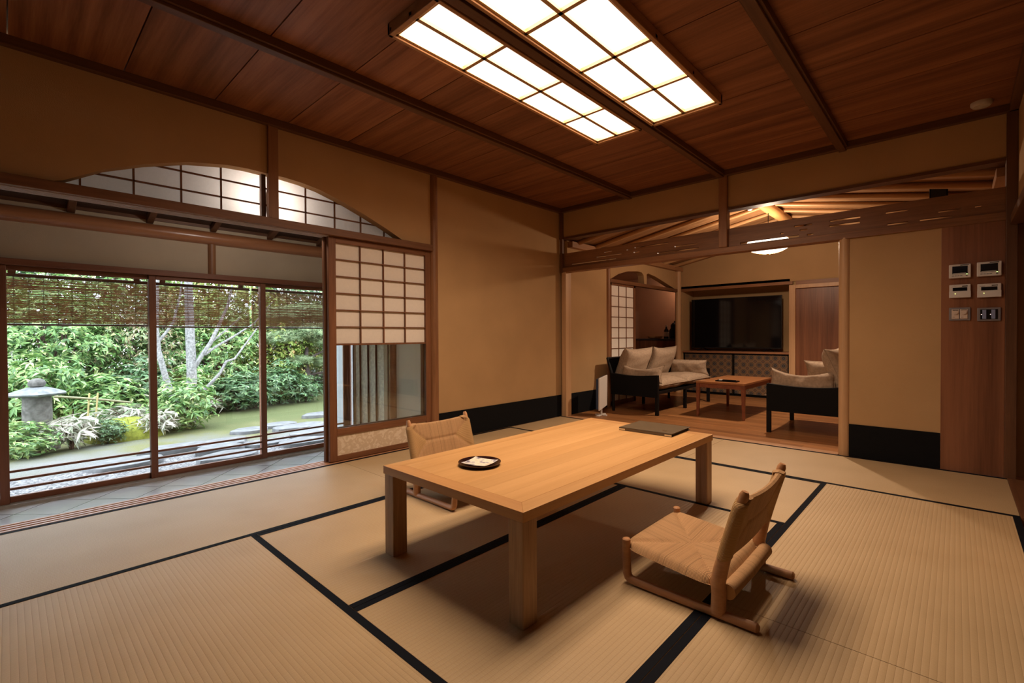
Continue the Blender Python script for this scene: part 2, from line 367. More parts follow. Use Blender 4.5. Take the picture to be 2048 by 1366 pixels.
# sliding shoji with glass
def shoji(name, x, y0, y1, label):
    r = thing(name, label, 'sliding door', (x, 0, 0), kind='structure')
    t = .016
    a, b = y0+.062, y1-.055
    for q0, q1 in ((y0, a), (b, y1)): MB().box(-t, t, q0, q1, .004, 1.793).build('stile', KUMI, r, bevel=.003)
    for nm, q0, q1 in (('top_rail', 1.750, 1.793), ('foot_rail', .004, .045), ('middle_rail', .205, .262)): MB().box(-t+.001, t-.001, a, b, q0, q1).build(nm, KUMI_Y, r, bevel=.002)
    MB().box(-.012, -.010, a, b, .945, 1.755).build('paper', PAPER, r)
    l_ = MB()
    for i in (1, 2, 3): yy = a+(b-a)*i/4; l_.box(-.009, .008, yy-.004, yy+.004, .945, 1.755)
    for i in range(1, 6): zz = .945+.81*i/6; l_.box(-.009, .009, a, b, zz-.004, zz+.004)
    l_.box(-.010, .010, a, b, .930, .945)
    l_.build('lattice', KUMI, r)
    MB().box(-.003, .003, a, b, .262, .93).build('glass_pane', GLASS, r)
    MB().box(-.008, .004, a, b, .045, .205).build('lower_panel', LEAFP, r)
    return r
m_, n_, l_ = newmat('leaf_pattern_paper'); p_ = pbsdf(n_, .7, .2)
t_ = n_.new('ShaderNodeTexCoord'); v_ = n_.new('ShaderNodeTexNoise'); v_.inputs['Scale'].default_value = 22; v_.inputs['Detail'].default_value = 1.5; v_.inputs['Distortion'].default_value = 1.4; l_.new(t_.outputs['Object'], v_.inputs['Vector'])
l_.new(ramp(n_, l_, v_.outputs[0], [(.50, (.66, .52, .37)), (.60, (.78, .66, .52))]), p_.inputs['Base Color']); out(n_, l_, p_.outputs[0]); LEAFP = m_
shoji('door_1', -3.622, 1.738, 2.728, 'sliding paper door with glass and patterned foot panel, on the room side')
shoji('door_2', -3.672, 1.724, 2.722, 'second sliding paper door tucked behind the first')

# --- lounge-side wall (opening, carved board, posts) ------------------------------------
w = MB().box(-3.68, .45, YB, YB+.09, 2.205, ZC+.07)
w.box(-.640, -.085, YB, YB+.09, -.05, 1.80)
struct('wall_lounge_side', w, OCHRE, 'ochre plaster wall between the tatami room and the lounge', 'wall')
struct('trim', MB().box(-3.6, .30, YB-.012, YB+.10, 2.185, 2.207), DARK_X, 'thin dark rail under the plaster band above the opening', 'rail')
struct('baseboard_lounge_side', MB().box(-.640, -.087, YB-.010, YB, 0, .264), BLACK, 'tall black skirting beside the cedar control panel', 'skirting')
struct('trim', MB().box(-.085, .243, YB-.010, YB+.09, 0, 1.80), PANEL_Z, 'cedar board panel that carries the wall controls', 'wall panel', bevel=.002)
SL = [(-3.428,-2.819,1.870,.010),(-3.076,-2.751,1.916,.010),(-2.974,-2.875,1.96,.010),(-2.685,-2.631,1.95,.010),(-2.599,-2.53,1.912,.013),(-2.588,-2.199,1.962,.012),(-2.321,-1.882,1.868,.014),(-2.132,-1.891,1.914,.013),(-1.492,-1.008,1.859,.020),(-1.155,-1.125,1.9,.015),(-.947,-.899,1.859,.015),(-1.045,-.909,1.945,.015),(-1.001,-.944,1.906,.013),(-.786,-.576,1.906,.018),(-.781,-.573,1.948,.016),(-.413,-.279,1.95,.013),(-.403,-.276,1.856,.013),(-.208,-.031,1.858,.013),(-.103,.023,1.902,.013),(.091,.123,1.904,.012)]
zs = sorted({1.83, 2.013} | {round(z-h/2, 4) for _, _, z, h in SL} | {round(z+h/2, 4) for _, _, z, h in SL})
b = MB()
for z0, z1 in zip(zs[:-1], zs[1:]):
    zm = (z0+z1)/2; x = -3.55
    for a, e, zc, h in sorted(s_ for s_ in SL if abs(zm-s_[2]) < s_[3]/2):
        if a > x: b.box(x, a, YB+.015, YB+.045, z0, z1)
        x = max(x, e)
    b.box(x, .258, YB+.015, YB+.045, z0, z1)
struct('trim', b, BEAM_X, 'carved cedar transom board pierced with long slits', 'transom')
struct('trim', MB().box(-3.55, .26, YB-.02, YB+.09, 1.778, 1.835), BEAM_X, 'cedar head beam under the carved transom', 'lintel', bevel=.003)
struct('trim', MB().box(-1.672, -1.594, YB-.035, YB+.05, 1.835, 2.51), POST_Z, 'short cedar post hanging in front of the carved transom', 'post', bevel=.006)
struct('trim', MB().box(-3.58, -3.545, YB-.03, YB+.004, 1.775, 2.51), DARK_Z, 'thin dark corner post above the opening by the garden wall', 'post')
struct('trim', MB().box(.243, .30, YB-.03, YB+.09, 0, 2.51), DARK_Z, 'dark corner post next to the cedar control panel', 'post', bevel=.003)
struct('trim', MB().box(-3.565, -3.500, YB-.02, YB+.09, 0, 1.778), POSTL_Z, 'pale square post at the garden side of the lounge opening', 'post', bevel=.003)
struct('trim', MB().tube([(-.676, YB+.02, 0), (-.676, YB+.02, 1.79)], .041, 24), POSTL_Z, 'pale round post at the lounge opening beside the black skirting', 'post', smooth=True)
struct('trim', MB().box(-3.50, -.715, 4.700, 4.80, -.05, .004), SILLW, 'pale wooden threshold of the lounge', 'threshold', bevel=.002)

# --- passage side (end of the right-hand wall) ----------------------------------
struct('wall_passage_side', MB().box(.30, .40, 2.6, 4.82, 1.80, ZC+.02).box(.40, .46, 2.6, 4.82, -.05, 1.80).box(.30, .40, 2.6, 3.70, -.05, 1.80), OCHRE, 'ochre plaster wall on the passage side', 'wall')
struct('trim', MB().box(.262, .40, 3.70, YB, 1.742, 1.80), DARK_Y, 'dark door head on the passage side', 'lintel', bevel=.003)
struct('trim', MB().box(.2575, .40, 3.74, YB-.028, -.05, .004), BEAM_Y, 'brown floor rail of the passage door', 'threshold', bevel=.002)
struct('trim', MB().box(.272, .40, 3.685, 3.745, 0, 1.742), POST_Z, 'cedar door jamb on the passage side', 'post', bevel=.003)
struct('door_3', MB().box(.385, .40, 3.74, YB, .004, 1.742), PANEL_Z, 'brown wooden passage door', 'door')
struct('wall_passage_far', MB().box(1.8, 1.9, -1.6, 2.7, -.3, ZC+.02).box(.40, 1.8, 2.6, 2.7, -.3, ZC+.02), NEARP, 'unseen passage wall, darkened to cut bounce light', 'wall')
struct('wall_behind', MB().box(-3.7, 1.9, -1.7, -1.6, -.3, ZC+.02), NEARP, 'unseen wall behind the near end of the room, darkened to cut bounce light', 'wall')

# --- garden hall -------------------------------------------------------------------
ZT, XG = -.20, -4.93
m_, n_, l_ = newmat('slate_tile'); p_ = pbsdf(n_, .24, .5)
t_ = n_.new('ShaderNodeTexCoord'); mp = n_.new('ShaderNodeMapping'); mp.inputs['Rotation'].default_value = (0, 0, R(45)); mp.inputs['Location'].default_value = (.085, .06, 0); l_.new(t_.outputs['Object'], mp.inputs[0])
br = n_.new('ShaderNodeTexBrick'); br.offset = 0; br.squash = 1; l_.new(mp.outputs[0], br.inputs['Vector'])
for k_, v in (('Scale', 1.), ('Mortar Size', .0035), ('Brick Width', .294), ('Row Height', .294), ('Mortar Smooth', .1)): br.inputs[k_].default_value = v
no = n_.new('ShaderNodeTexNoise'); no.inputs['Scale'].default_value = 5; no.inputs['Detail'].default_value = 6; l_.new(t_.outputs['Object'], no.inputs['Vector'])
cc = ramp(n_, l_, no.outputs[0], [(.3, (.58, .62, .67)), (.7, (.70, .73, .76))])
l_.new(cc, br.inputs['Color1']); l_.new(cc, br.inputs['Color2']); br.inputs['Mortar'].default_value = (.03, .03, .035, 1)
l_.new(br.outputs[0], p_.inputs['Base Color']); out(n_, l_, p_.outputs[0])
struct('floor_hall', MB().box(-5.06, -3.60, -1.6, 2.72, ZT-.25, ZT), m_, 'grey slate tiles laid diagonally in the garden hall', 'floor')
struct('trim', MB().box(-4.995, -4.865, -1.6, 2.66, ZT-.01, ZT+.022), plain('rail_stone', (.38, .36, .34), .6), 'pale sill strip under the glass doors', 'threshold')
def sash(name, y0, y1, x, label):
    r = thing(name, label, 'glass door', (x, 0, 0), kind='structure'); t = .016
    z0, z1 = ZT+.022, 1.522
    MB().box(-t, t, y0, y0+.048, z0, z1).build('stile', SASH, r, bevel=.003)
    MB().box(-t, t, y1-.048, y1, z0, z1).build('stile', SASH, r, bevel=.003)
    MB().box(-t, t, y0+.048, y1-.048, z0, -.135).build('bottom_rail', SASH_Y, r, bevel=.003)
    MB().box(-t, t, y0+.048, y1-.048, 1.488, z1).build('top_rail', SASH_Y, r, bevel=.003)
    for zz in (.043, -.017, -.082): MB().box(-.010, .010, y0+.048, y1-.048, zz-.008, zz+.008).build('glazing_bar', SASH_Y, r)
    MB().box(-.002, .002, y0+.048, y1-.048, -.135, 1.488).build('glass_pane', GLASS, r)
sash('door_4', -.045, .862, -4.945, 'first glass sliding door from the camera side, stone lantern behind it')
sash('door_5', .814, 1.728, -4.915, 'middle glass sliding door, pale tree trunk behind it')
sash('door_6', 1.680, 2.590, -4.945, 'last glass sliding door, pine behind it')
sash('door_7', -.95, .002, -4.915, 'glass sliding door beyond the view of the lantern')
struct('trim', MB().box(-4.985, -4.875, -1.6, 2.66, 1.522, 1.568), SASH_Y, 'cedar lintel above the glass doors', 'lintel', bevel=.003)
struct('wall_hall_outer', MB().box(-4.965, -4.915, -1.6, 2.68, 1.568, 1.980).box(-4.965, -4.915, -1.6, -.95, -.45, 1.568), HALLP, 'buff plaster band above the glass doors', 'wall')
struct('trim', MB().tube([(-4.915, y_, 1.893) for y_ in (-1.6, 0, 1.4, 2.7)], .058, 24), LOGW, 'polished round log along the hall above the plaster band', 'beam', smooth=True)
struct('trim', MB().tube([(-4.93, 1.278, 1.565), (-4.93, 1.278, 1.86)], .036, 20), LOGZ if 'LOGZ' in globals() else POST_Z, 'short round strut under the polished log', 'post', smooth=True)
rl = ['farthest from the paper doors', 'second from the camera end', 'in the middle of the hall', 'second from the paper doors', 'closest to the paper doors']
for yy, nm in zip((.345, .828, 1.290, 1.773, 2.262), rl):
    struct('trim', MB().box(-5.25, -3.68, yy-.024, yy+.024, 1.957, 2.005), DARK_X, 'dark sloping hall rafter '+nm, 'rafter', bevel=.004)
    o = bpy.data.objects['trim_%d' % TRIM[0]]
    for v in o.data.vertices: v.co.z += (v.co.x+4.9)*.30
ro = MB().add([(-5.35, -1.7, 1.87), (-5.35, 2.78, 1.87), (-3.66, 2.78, 2.377), (-3.66, -1.7, 2.377), (-5.35, -1.7, 1.93), (-5.35, 2.78, 1.93), (-3.66, 2.78, 2.437), (-3.66, -1.7, 2.437)], [(0,3,2,1),(4,5,6,7),(0,1,5,4),(1,2,6,5),(2,3,7,6),(3,0,4,7)])
struct('ceiling_hall', ro, wood('hall_roof_board', (.04, .02, .012), (.075, .036, .02), 'y', 10, .6, .3, 16), 'dark sloping board roof of the garden hall', 'ceiling')
struct('trim', MB().box(-4.975, -4.90, -1.6, 2.66, 1.980, 2.03), DARK_Y, 'dark board closing the hall roof above the polished log', 'fascia')
struct('trim', MB().box(-4.32, -4.27, -1.6, 2.66, 2.118, 2.150), DARK_Y, 'thin purlin across the hall rafters', 'beam')
# hall end wall with reed screen
YE = 2.66
struct('wall_hall_end', MB().box(-4.93, -3.68, YE, YE+.08, -.45, 2.5), plaster('hall_end_plaster', (.66, .54, .42)), 'buff plaster end wall of the hall seen through the door glass', 'wall')
struct('wall_hall_near', MB().box(-5.0, -3.6, -1.68, -1.6, -.45, 2.5), HALLP, 'plaster wall closing the hall behind the camera', 'wall')
struct('trim', MB().tube([(-4.985, 2.615, -.25), (-4.985, 2.615, 1.95)], .038, 16), SASH, 'round corner post of the hall outside the glass', 'post', smooth=True)
struct('trim', MB().tube([(-4.118, YE-.015, -.2), (-4.118, YE-.015, 2.2)], .040, 16), LOGW, 'round reddish post on the hall end wall', 'post', smooth=True)
rs = thing('reed_screen', 'reed screen door with four dark battens at the hall end', 'screen', (-4.51, YE-.03, ZT))
f = MB().box(-.36, -.315, -.015, .015, 0, 1.74).box(.27, .335, -.015, .015, 0, 1.74).box(-.36, .335, -.015, .015, 1.70, 1.74).box(-.36, .335, -.015, .015, 0, .05)
f.build('frame', wood('reed_frame', (.42, .29, .18), (.52, .37, .24), 'z', 14, .5, .3, 16), rs)
f = MB(); z = .06
while z < 1.69: f.tube([(-.315, 0, z), (.27, 0, z)], .0055, 6, cap=False); z += .0105
f.build('reeds', plain('reed', (.86, .76, .60), .7, .2, noise=.2, ns=25), rs, smooth=True, fix=False)
for xx in (-.345, -.205, -.04, .12):
    MB().tube([(xx, -.012, z_) for z_ in (0.0, .25, .5, .75, 1.0, 1.25, 1.5, 1.74)], [.010, .008, .011, .008, .011, .008, .010, .009], 8).build('batten', DARK_Z, rs, smooth=True)
struct('wall_outdoor', MB().box(-5.62, -5.03, 2.72, 2.80, -.45, 2.0), GREYP, 'pale outdoor wing wall past the last glass door', 'wall')
# hall lamp behind the short post
hp = bpy.data.lights.new('hall_bulb', 'POINT'); hp.energy = HALL_W; hp.color = (1, .91, .84); hp.shadow_soft_size = .03
hl = thing('wall_lamp', 'small round lamp glowing behind the short post in the clerestory', 'lamp', (-3.82, 1.325, 1.985))
MB().lathe([(.001, -.03), (.02, -.025), (.03, 0), (.02, .025), (.001, .03)], n=16).build('bulb', emit('hall_bulb', (1, .80, .62), 20.), hl, smooth=True)
ho = bpy.data.objects.new('hall_bulb', hp); COL.objects.link(ho); ho.parent = hl; ho.location = (-.06, 0, 0)
MB().box(.03, .075, -.03, .03, -.05, .05).box(.0, .04, -.008, .008, -.045, -.02).build('bracket', BLACK, hl)

# ================================================================== LOUNGE
YL = 8.10
f = MB(); y = 4.80
while y < 9.0:
    x = -3.7 - random.random()*.8
    while x < .5:
        L_ = random.uniform(1.2, 1.9); f.box(max(x, -5.4), min(x+L_-.001, .5), y, y+.0985, -.05, .0); x += L_
    y += .1
struct('floor_lounge', f, FLOORW, 'brown plank floor of the lounge', 'floor')
# garden-side lounge wall
w = MB().box(-3.66, -3.56, 4.81, 5.76, -.05, 2.63).box(-3.66, -3.56, 5.76, YL+.1, 2.03, 2.63)
aa = [(5.84, 1.80), (6.05, 1.885), (6.3, 1.945), (6.6, 1.975), (6.74, 1.97), (6.80, 1.93), (6.82, 1.80)]
bb = [(6.90, 1.80), (6.90, 1.955), (6.95, 1.975), (7.2, 1.945), (7.5, 1.885), (7.90, 1.80)]
for pts in (aa, bb):
    for (y0, z0), (y1, z1) in zip(pts[:-1], pts[1:]):
        if y1 > y0: w.prism([(y0, z0), (y1, z1), (y1, 2.03), (y0, 2.03)], 'x', -3.66, -3.56)
w.box(-3.66, -3.56, 5.76, 5.84, 1.79, 2.03).box(-3.66, -3.56, 6.82, 6.90, 1.79, 2.03).box(-3.66, -3.56, 7.90, YL+.1, 1.79, 2.03)
struct('wall_lounge_garden_side', w, OCHRE, 'ochre lounge wall with a split arch opening above the small paper door', 'wall')
struct('baseboard_lounge_garden_side', MB().box(-3.56, -3.55, 4.81, 5.72, 0, .268), BLACK, 'black skirting behind the white panel heater', 'skirting')
struct('trim', MB().tube([(-3.565, 5.762, 0), (-3.565, 5.762, 2.15)], .038, 16), POST_Z, 'slim round post beside the small paper door', 'post', smooth=True)
struct('trim', MB().box(-3.62, -3.535, 5.80, YL, 1.745, 1.795), BEAM_Y, 'head rail above the small paper door in the lounge', 'lintel', bevel=.003)
struct('trim', MB().tube([(-3.545, 8.02, 0), (-3.545, 8.02, 2.15)], .050, 20), POSTL_Z, 'round post in the far lounge corner', 'post', smooth=True)
struct('trim', MB().box(-3.60, -3.49, 4.83, YL, 2.10, 2.175), wood('plate_y', (.30, .14, .06), (.42, .21, .10), 'y', 12, .45, .35, 20), 'wall plate beam under the lounge rafters on the garden side', 'beam', bevel=.004)
struct('trim', MB().box(.20, .29, 4.83, YL, 2.11, 2.175), wood('plate_y', (.3, .14, .06), (.42, .21, .1)), 'wall plate beam under the lounge rafters on the passage side', 'beam', bevel=.004)
d = thing('door_8', 'small white paper sliding door behind the sofa', 'sliding door', (-3.585, 0, 0), kind='structure')
MB().box(-.014, .014, 5.83, 5.875, 0, 1.745).box(-.014, .014, 6.515, 6.565, 0, 1.745).box(-.014, .014, 5.83, 6.56, 1.715, 1.745).box(-.014, .014, 5.83, 6.56, 0, .06).build('frame', KUMI, d)
MB().box(-.006, -.003, 5.875, 6.515, .06, 1.715).build('paper', PAPER, d)
l2 = MB()
for yy in (6.088, 6.302): l2.box(-.003, .008, yy-.004, yy+.004, .06, 1.715)
for i in range(1, 11): l2.box(-.003, .009, 5.875, 6.515, .06+1.655*i/11-.004, .06+1.655*i/11+.004)
l2.build('lattice', KUMI, d)
# kitchenette behind the opening
PANT = plaster('pantry_plaster', (.42, .27, .18))
struct('wall_pantry_side', MB().box(-5.5, -5.42, 5.3, 9.4, -.05, 2.2), PANT, 'brown outer wall of the pantry', 'wall')
struct('wall_pantry_end', MB().box(-5.42, -3.6, 9.32, 9.4, -.05, 2.2), PANT, 'brown wall above the pantry counter', 'wall')
struct('wall_pantry_front', MB().box(-5.42, -3.66, 5.22, 5.3, -.05, 2.2), PANT, 'brown near wall of the pantry', 'wall')
struct('wall_pantry_lounge', MB().box(-3.66, -3.6, YL+.1, 9.32, -.05, 2.2), PANT, 'brown pantry wall behind the far lounge corner', 'wall')
struct('ceiling_pantry', MB().box(-5.5, -3.58, 5.22, 9.4, 2.2, 2.3), PANT, 'low ceiling of the pantry', 'ceiling')
struct('floor_pantry', MB().box(-5.45, -3.62, 5.3, 9.35, -.06, -.002), FLOORW, 'wooden pantry floor', 'floor')
kc = thing('counter', 'dark wooden pantry counter seen over the sofa', 'counter', (-4.2, 8.95, 0))
MB().box(-.70, .53, -.36, .36, .90, .93).build('worktop', plain('dark_stone', (.05, .045, .05), .3), kc, bevel=.003)
for i in range(4): MB().box(-.69+.303*i, -.69+.303*i+.298, -.345, .35, .06, .895).build('door', PANEL_Z, kc, bevel=.003)
MB().box(-.69, .52, -.30, .35, 0, .06).build('plinth', BLACK, kc)
def bottle(x, y, h, label, lab=True):
    r = thing('bottle', label, 'bottle', (x, y, .93), group='bottles on the pantry counter')
    MB().lathe([(.045, 0), (.046, .01), (.046, h*.6), (.018, h*.78), (.016, h*.9)], n=20).build('body', plain('dark_bottle', (.012, .008, .01), .15, .5, noise=0), r, smooth=True)
    MB().lathe([(.018, h*.88), (.018, h)], n=16).build('cap', WHITEP, r)
    if lab: MB().lathe([(.0465, h*.15), (.0465, h*.5)], n=20).build('paper_label', WHITEP, r)
bottle(-4.13, 8.80, .26, 'dark bottle with a white label on the pantry counter')
bottle(-4.04, 8.84, .26, 'dark bottle without a visible label, middle of the pantry counter row', False)
k = thing('kettle', 'tall black pot at the end of the pantry counter by the post', 'pot', (-3.955, 8.80, .93))
MB().lathe([(.075, 0), (.08, .02), (.08, .26), (.05, .30), (.02, .31), (.018, .335), (.001, .34)], n=24).build('body', BLACKW, k, smooth=True)
MB().tube([(.08, 0, .06), (.13, 0, .09), (.14, 0, .18), (.08, 0, .24)], .009, 8).build('handle', BLACKW, k, smooth=True)
k = thing('wooden_tray', 'small flat tray on the pantry counter beside the bottles', 'tray', (-4.36, 8.80, .93))
MB().lathe([(.10, 0), (.13, .012), (.15, .05), (.145, .052), (.11, .016), (.001, .014)], n=28).build('dish', RAFT, k, smooth=True)
k = thing('pantry_downlight', 'small ceiling downlight warming the pantry wall', 'lamp', (-3.85, 9.1, 2.2))
MB().lathe([(.04, -.01), (.04, 0)], n=16).build('lens', emit('pantry_lens', (1, .62, .36), 10.), k)
la = bpy.data.lights.new('pantry_bulb', 'POINT'); la.energy = 5.0; la.color = (1, .62, .42); la.shadow_soft_size = .03
lo = bpy.data.objects.new('pantry_bulb', la); COL.objects.link(lo); lo.parent = k; lo.location = (0, -.05, -.06)
# back wall, niche, cedar door
w = MB().box(-3.66, .5, YL, YL+.1, 1.80, 2.63)
w.box(-3.56, -1.84, YL+.47, YL+.55, -.05, 1.85).box(-3.60, -3.50, YL, YL+.5, -.05, 1.80).box(-3.55, -1.84, YL, YL+.5, 1.80, 1.84).box(-1.85, -1.80, YL+.02, YL+.5, -.05, 1.8).box(-3.66, .5, YL+.55, YL+.62, -.1, 2.6).box(-1.80, .5, YL+.03, YL+.10, -.05, 1.82)  # rear slab is unseen, added to stop sky light leaking through the niche
struct('wall_lounge_end', w, OCHRE, 'ochre end wall of the lounge with the television niche', 'wall')
struct('trim', MB().box(-3.52, -1.80, YL-.02, YL+.06, 1.755, 1.80), BEAM_X, 'dark rail across the top of the television niche', 'rail')
struct('trim', MB().box(-1.84, -1.755, YL-.055, YL+.03, 0, 1.74), POSTL_Z, 'pale upright at the edge of the cedar wall board', 'post', bevel=.003)
struct('trim', MB().box(-1.755, .3, YL-.055, YL+.03, 1.685, 1.74), POSTL_Z, 'pale head rail over the cedar wall board', 'rail', bevel=.003)
struct('wall_cedar_board', MB().box(-1.755, -1.10, YL-.01, YL+.02, 0, 1.685).box(-1.10, .3, YL-.01, YL+.02, 0, 1.685), PANEL_Z, 'dark cedar wall boards behind the armchair', 'wall')
struct('trim', MB().box(-1.755, .30, YL-.03, YL+.06, 1.74, 1.80), BEAM_X, 'brown rail above the cedar wall board', 'rail')
struct('wall_lounge_passage_side', MB().box(.30, .40, 4.81, YL+.1, -.05, 2.63), OCHRE, 'ochre lounge wall on the passage side', 'wall')
# vaulted lounge ceiling
XR, ZR, SL_ = -1.62, 2.56, .19
def slope(x): return ZR - abs(x-XR)*SL_
cv = MB()
for a, b_ in ((-3.75, XR), (XR, .5)):
    z0, z1 = slope(a), slope(b_)
    cv.add([(a, 4.80, z0), (b_, 4.80, z1), (b_, YL+.1, z1), (a, YL+.1, z0), (a, 4.80, z0+.05), (b_, 4.80, z1+.05), (b_, YL+.1, z1+.05), (a, YL+.1, z0+.05)], [(0,3,2,1),(4,5,6,7),(0,1,5,4),(1,2,6,5),(2,3,7,6),(3,0,4,7)])
struct('ceiling_lounge', cv, BARK, 'vaulted bark-sheet ceiling of the lounge', 'ceiling')
struct('ceiling_lounge_sky_block', MB().box(-3.8, .6, 4.75, 9.5, 2.62, 2.72), BARK, 'unseen slab above the lounge, added to block sky light', 'ceiling')  # unseen cover over the vault, added against sky light leaks
struct('trim', MB().tube([(XR, y_, ZR-.07) for y_ in (4.80, 6, 7, YL)], .062, 20), RIDGE, 'bright round ridge log of the lounge ceiling', 'beam', smooth=True)
yy = 4.98; i = 0
ORD = ['first', 'second', 'third', 'fourth', 'fifth', 'sixth', 'seventh', 'eighth', 'ninth']
while yy < 8.05:
    for sd, nm in ((-1, 'garden side'), (1, 'passage side')):
        xe = XR + sd*1.98
        pts = [(XR+sd*.05+(xe-XR-sd*.05)*t, yy+.01*math.sin(3*t+i), slope(XR+(xe-XR)*t)-.032) for t in (0, .25, .5, .75, 1)]
        struct('trim', MB().tube(pts, [.021, .024, .026, .027, .029], 12), RAFT, '%s peeled rafter pole from the tatami room, %s slope' % (ORD[i], nm), 'rafter', smooth=True)
    yy += .40; i += 1

# ================================================================== LIGHT FITTINGS
m_, n_, l_ = newmat('lamp_paper'); LAMP_PAPER = m_
tr_ = n_.new('ShaderNodeBsdfTransparent'); em_ = n_.new('ShaderNodeEmission'); em_.inputs[0].default_value = c4(CEIL_EMIT); em_.inputs[1].default_value = CEIL_EMIT[3]
mx_ = n_.new('ShaderNodeAddShader'); tr_.inputs[0].default_value = (.55, .55, .55, 1); l_.new(tr_.outputs[0], mx_.inputs[0]); l_.new(em_.outputs[0], mx_.inputs[1]); out(n_, l_, mx_.outputs[0])
def ceiling_light(x0, x1, inner, label):
    r = thing('ceiling_light', label, 'ceiling light', ((x0+x1)/2, 2.265, ZC), group='two halves of the paper ceiling light')
    hx = (x1-x0)/2; hy = .945
    fr = MB().box(-hx, hx, -hy, -hy+.026, -.060, 0).box(-hx, hx, hy-.026, hy, -.060, 0)
    fr.box(-hx, -hx+.02, -hy, hy, -.060, 0).box(hx-.02, hx, -hy, hy, -.060, 0)
    fr.build('frame', wood('lamp_frame', (.30, .145, .06), (.44, .23, .10), 'y', 14, .45, .35, 18), r, bevel=.003)
    fr = MB().box(-hx+.02, hx-.02, -hy+.026, -hy+.045, -.048, -.028).box(-hx+.02, hx-.02, hy-.045, hy-.026, -.048, -.028).box(-hx+.02, -hx+.034, -hy, hy, -.048, -.028).box(hx-.034, hx-.02, -hy, hy, -.048, -.028)
    fr.build('inner_frame', wood('lamp_inner', (.52, .32, .15), (.62, .40, .20), 'y', 14, .45, .35, 18), r)
    l_ = MB().box(-.011, .011, -hy, hy, -.048, -.030)
    for t in (-.465, .015, .480): l_.box(-hx, hx, t-.011, t+.011, -.048, -.030)
    l_.build('lattice', wood('lamp_lattice', (.40, .22, .09), (.50, .29, .13), 'y', 14, .45, .35, 18), r)
    MB().box(-hx+.015, hx-.015, -hy+.02, hy-.02, -.028, -.027).build('paper_diffuser', LAMP_PAPER, r)
    la = bpy.data.lights.new('tube_lamps', 'AREA'); la.shape = 'RECTANGLE'; la.size = 2*hx-.06; la.size_y = 2*hy-.08
    la.energy = CEIL_W; la.color = CEIL_COL; la.spread = R(CEIL_SPREAD)
    lo = bpy.data.objects.new('tube_lamps', la); COL.objects.link(lo); lo.parent = r; lo.location = (0, 0, -.012)
ceiling_light(-2.080, -1.692, 1, 'glowing paper ceiling light panel on the garden side of the batten')
ceiling_light(-1.608, -1.120, -1, 'glowing paper ceiling light panel on the passage side of the batten')
pl = thing('pendant_lantern', 'round glowing paper lantern hanging in the lounge', 'pendant lamp', (-1.625, 6.15, 2.06))
prof = [(.001, -.105)] + [(.235*math.cos(a), .105*math.sin(a)) for a in [R(x) for x in range(-80, 81, 10)]] + [(.001, .105)]
m_, n_, l_ = newmat('lantern_paper')
tr_ = n_.new('ShaderNodeBsdfTransparent'); em_ = n_.new('ShaderNodeEmission'); em_.inputs[0].default_value = c4(PEND_EMIT); em_.inputs[1].default_value = PEND_EMIT[3]
mx_ = n_.new('ShaderNodeAddShader'); tr_.inputs[0].default_value = (.62, .62, .62, 1); l_.new(tr_.outputs[0], mx_.inputs[0]); l_.new(em_.outputs[0], mx_.inputs[1]); out(n_, l_, mx_.outputs[0])
MB().lathe(prof, n=36).build('paper_shade', m_, pl, smooth=True)
la = bpy.data.lights.new('lantern_bulb', 'POINT'); la.energy = PEND_W; la.color = (1, .76, .55); la.shadow_soft_size = .05
lo = bpy.data.objects.new('lantern_bulb', la); COL.objects.link(lo); lo.parent = pl; lo.location = (0, 0, -.02)
rb = MB()
for k_ in range(8):
    a = 2*math.pi*k_/8
    rb.tube([(.238*math.cos(t)*math.cos(a), .238*math.cos(t)*math.sin(a), .108*math.sin(t)) for t in [R(x) for x in range(-90, 91, 15)]], .0022, 5)
rb.build('ribs', RAFT, pl)
MB().tube([(0, 0, .10), (0, 0, .40)], .004, 8).build('cord', BLACK, pl)
la = bpy.data.lights.new('lantern_floor_fill', 'SPOT'); la.energy = PEND_DOWN_W; la.color = (1, .77, .56); la.shadow_soft_size = .04; la.spot_size = R(138); la.spot_blend = .55  # added spot, throws extra light down on floor and tables
lo = bpy.data.objects.new('lantern_floor_fill', la); COL.objects.link(lo); lo.parent = pl; lo.location = (0, 0, -.03)
sp = thing('spot_lamp', 'tiny bright spot lamp beside the ridge log', 'lamp', (-1.78, 6.0, 2.49))
MB().lathe([(.022, -.025), (.03, 0), (.03, .03)], n=16).build('housing', WHITEP, sp, smooth=True)
MB().lathe([(.001, -.028), (.020, -.027)], n=16).build('bulb', emit('spot_bulb', (1, .8, .6), 12.), sp)
det = thing('smoke_detector', 'round pale smoke detector on the dark ceiling', 'smoke detector', (.115, 4.52, ZC))
MB().lathe([(.055, 0), (.055, -.018), (.045, -.03), (.001, -.034)], n=28).build('base', plain('detector', (.5, .44, .38), .5, .3, noise=0), det, smooth=True)
MB().lathe([(.047, -.012), (.050, -.016), (.047, -.020)], n=28).build('vent_ring', GREYPL, det)
spk = thing('ceiling_speaker', 'small black box speaker among the lounge rafters', 'speaker', (-.12, 5.6, 2.20))
MB().box(-.06, .06, -.06, .06, -.07, .07).build('body', BLACK, spk, bevel=.006)
MB().box(-.05, .05, -.066, -.06, -.06, .06).build('grille', plain('grille', (.02, .02, .02), .8), spk)

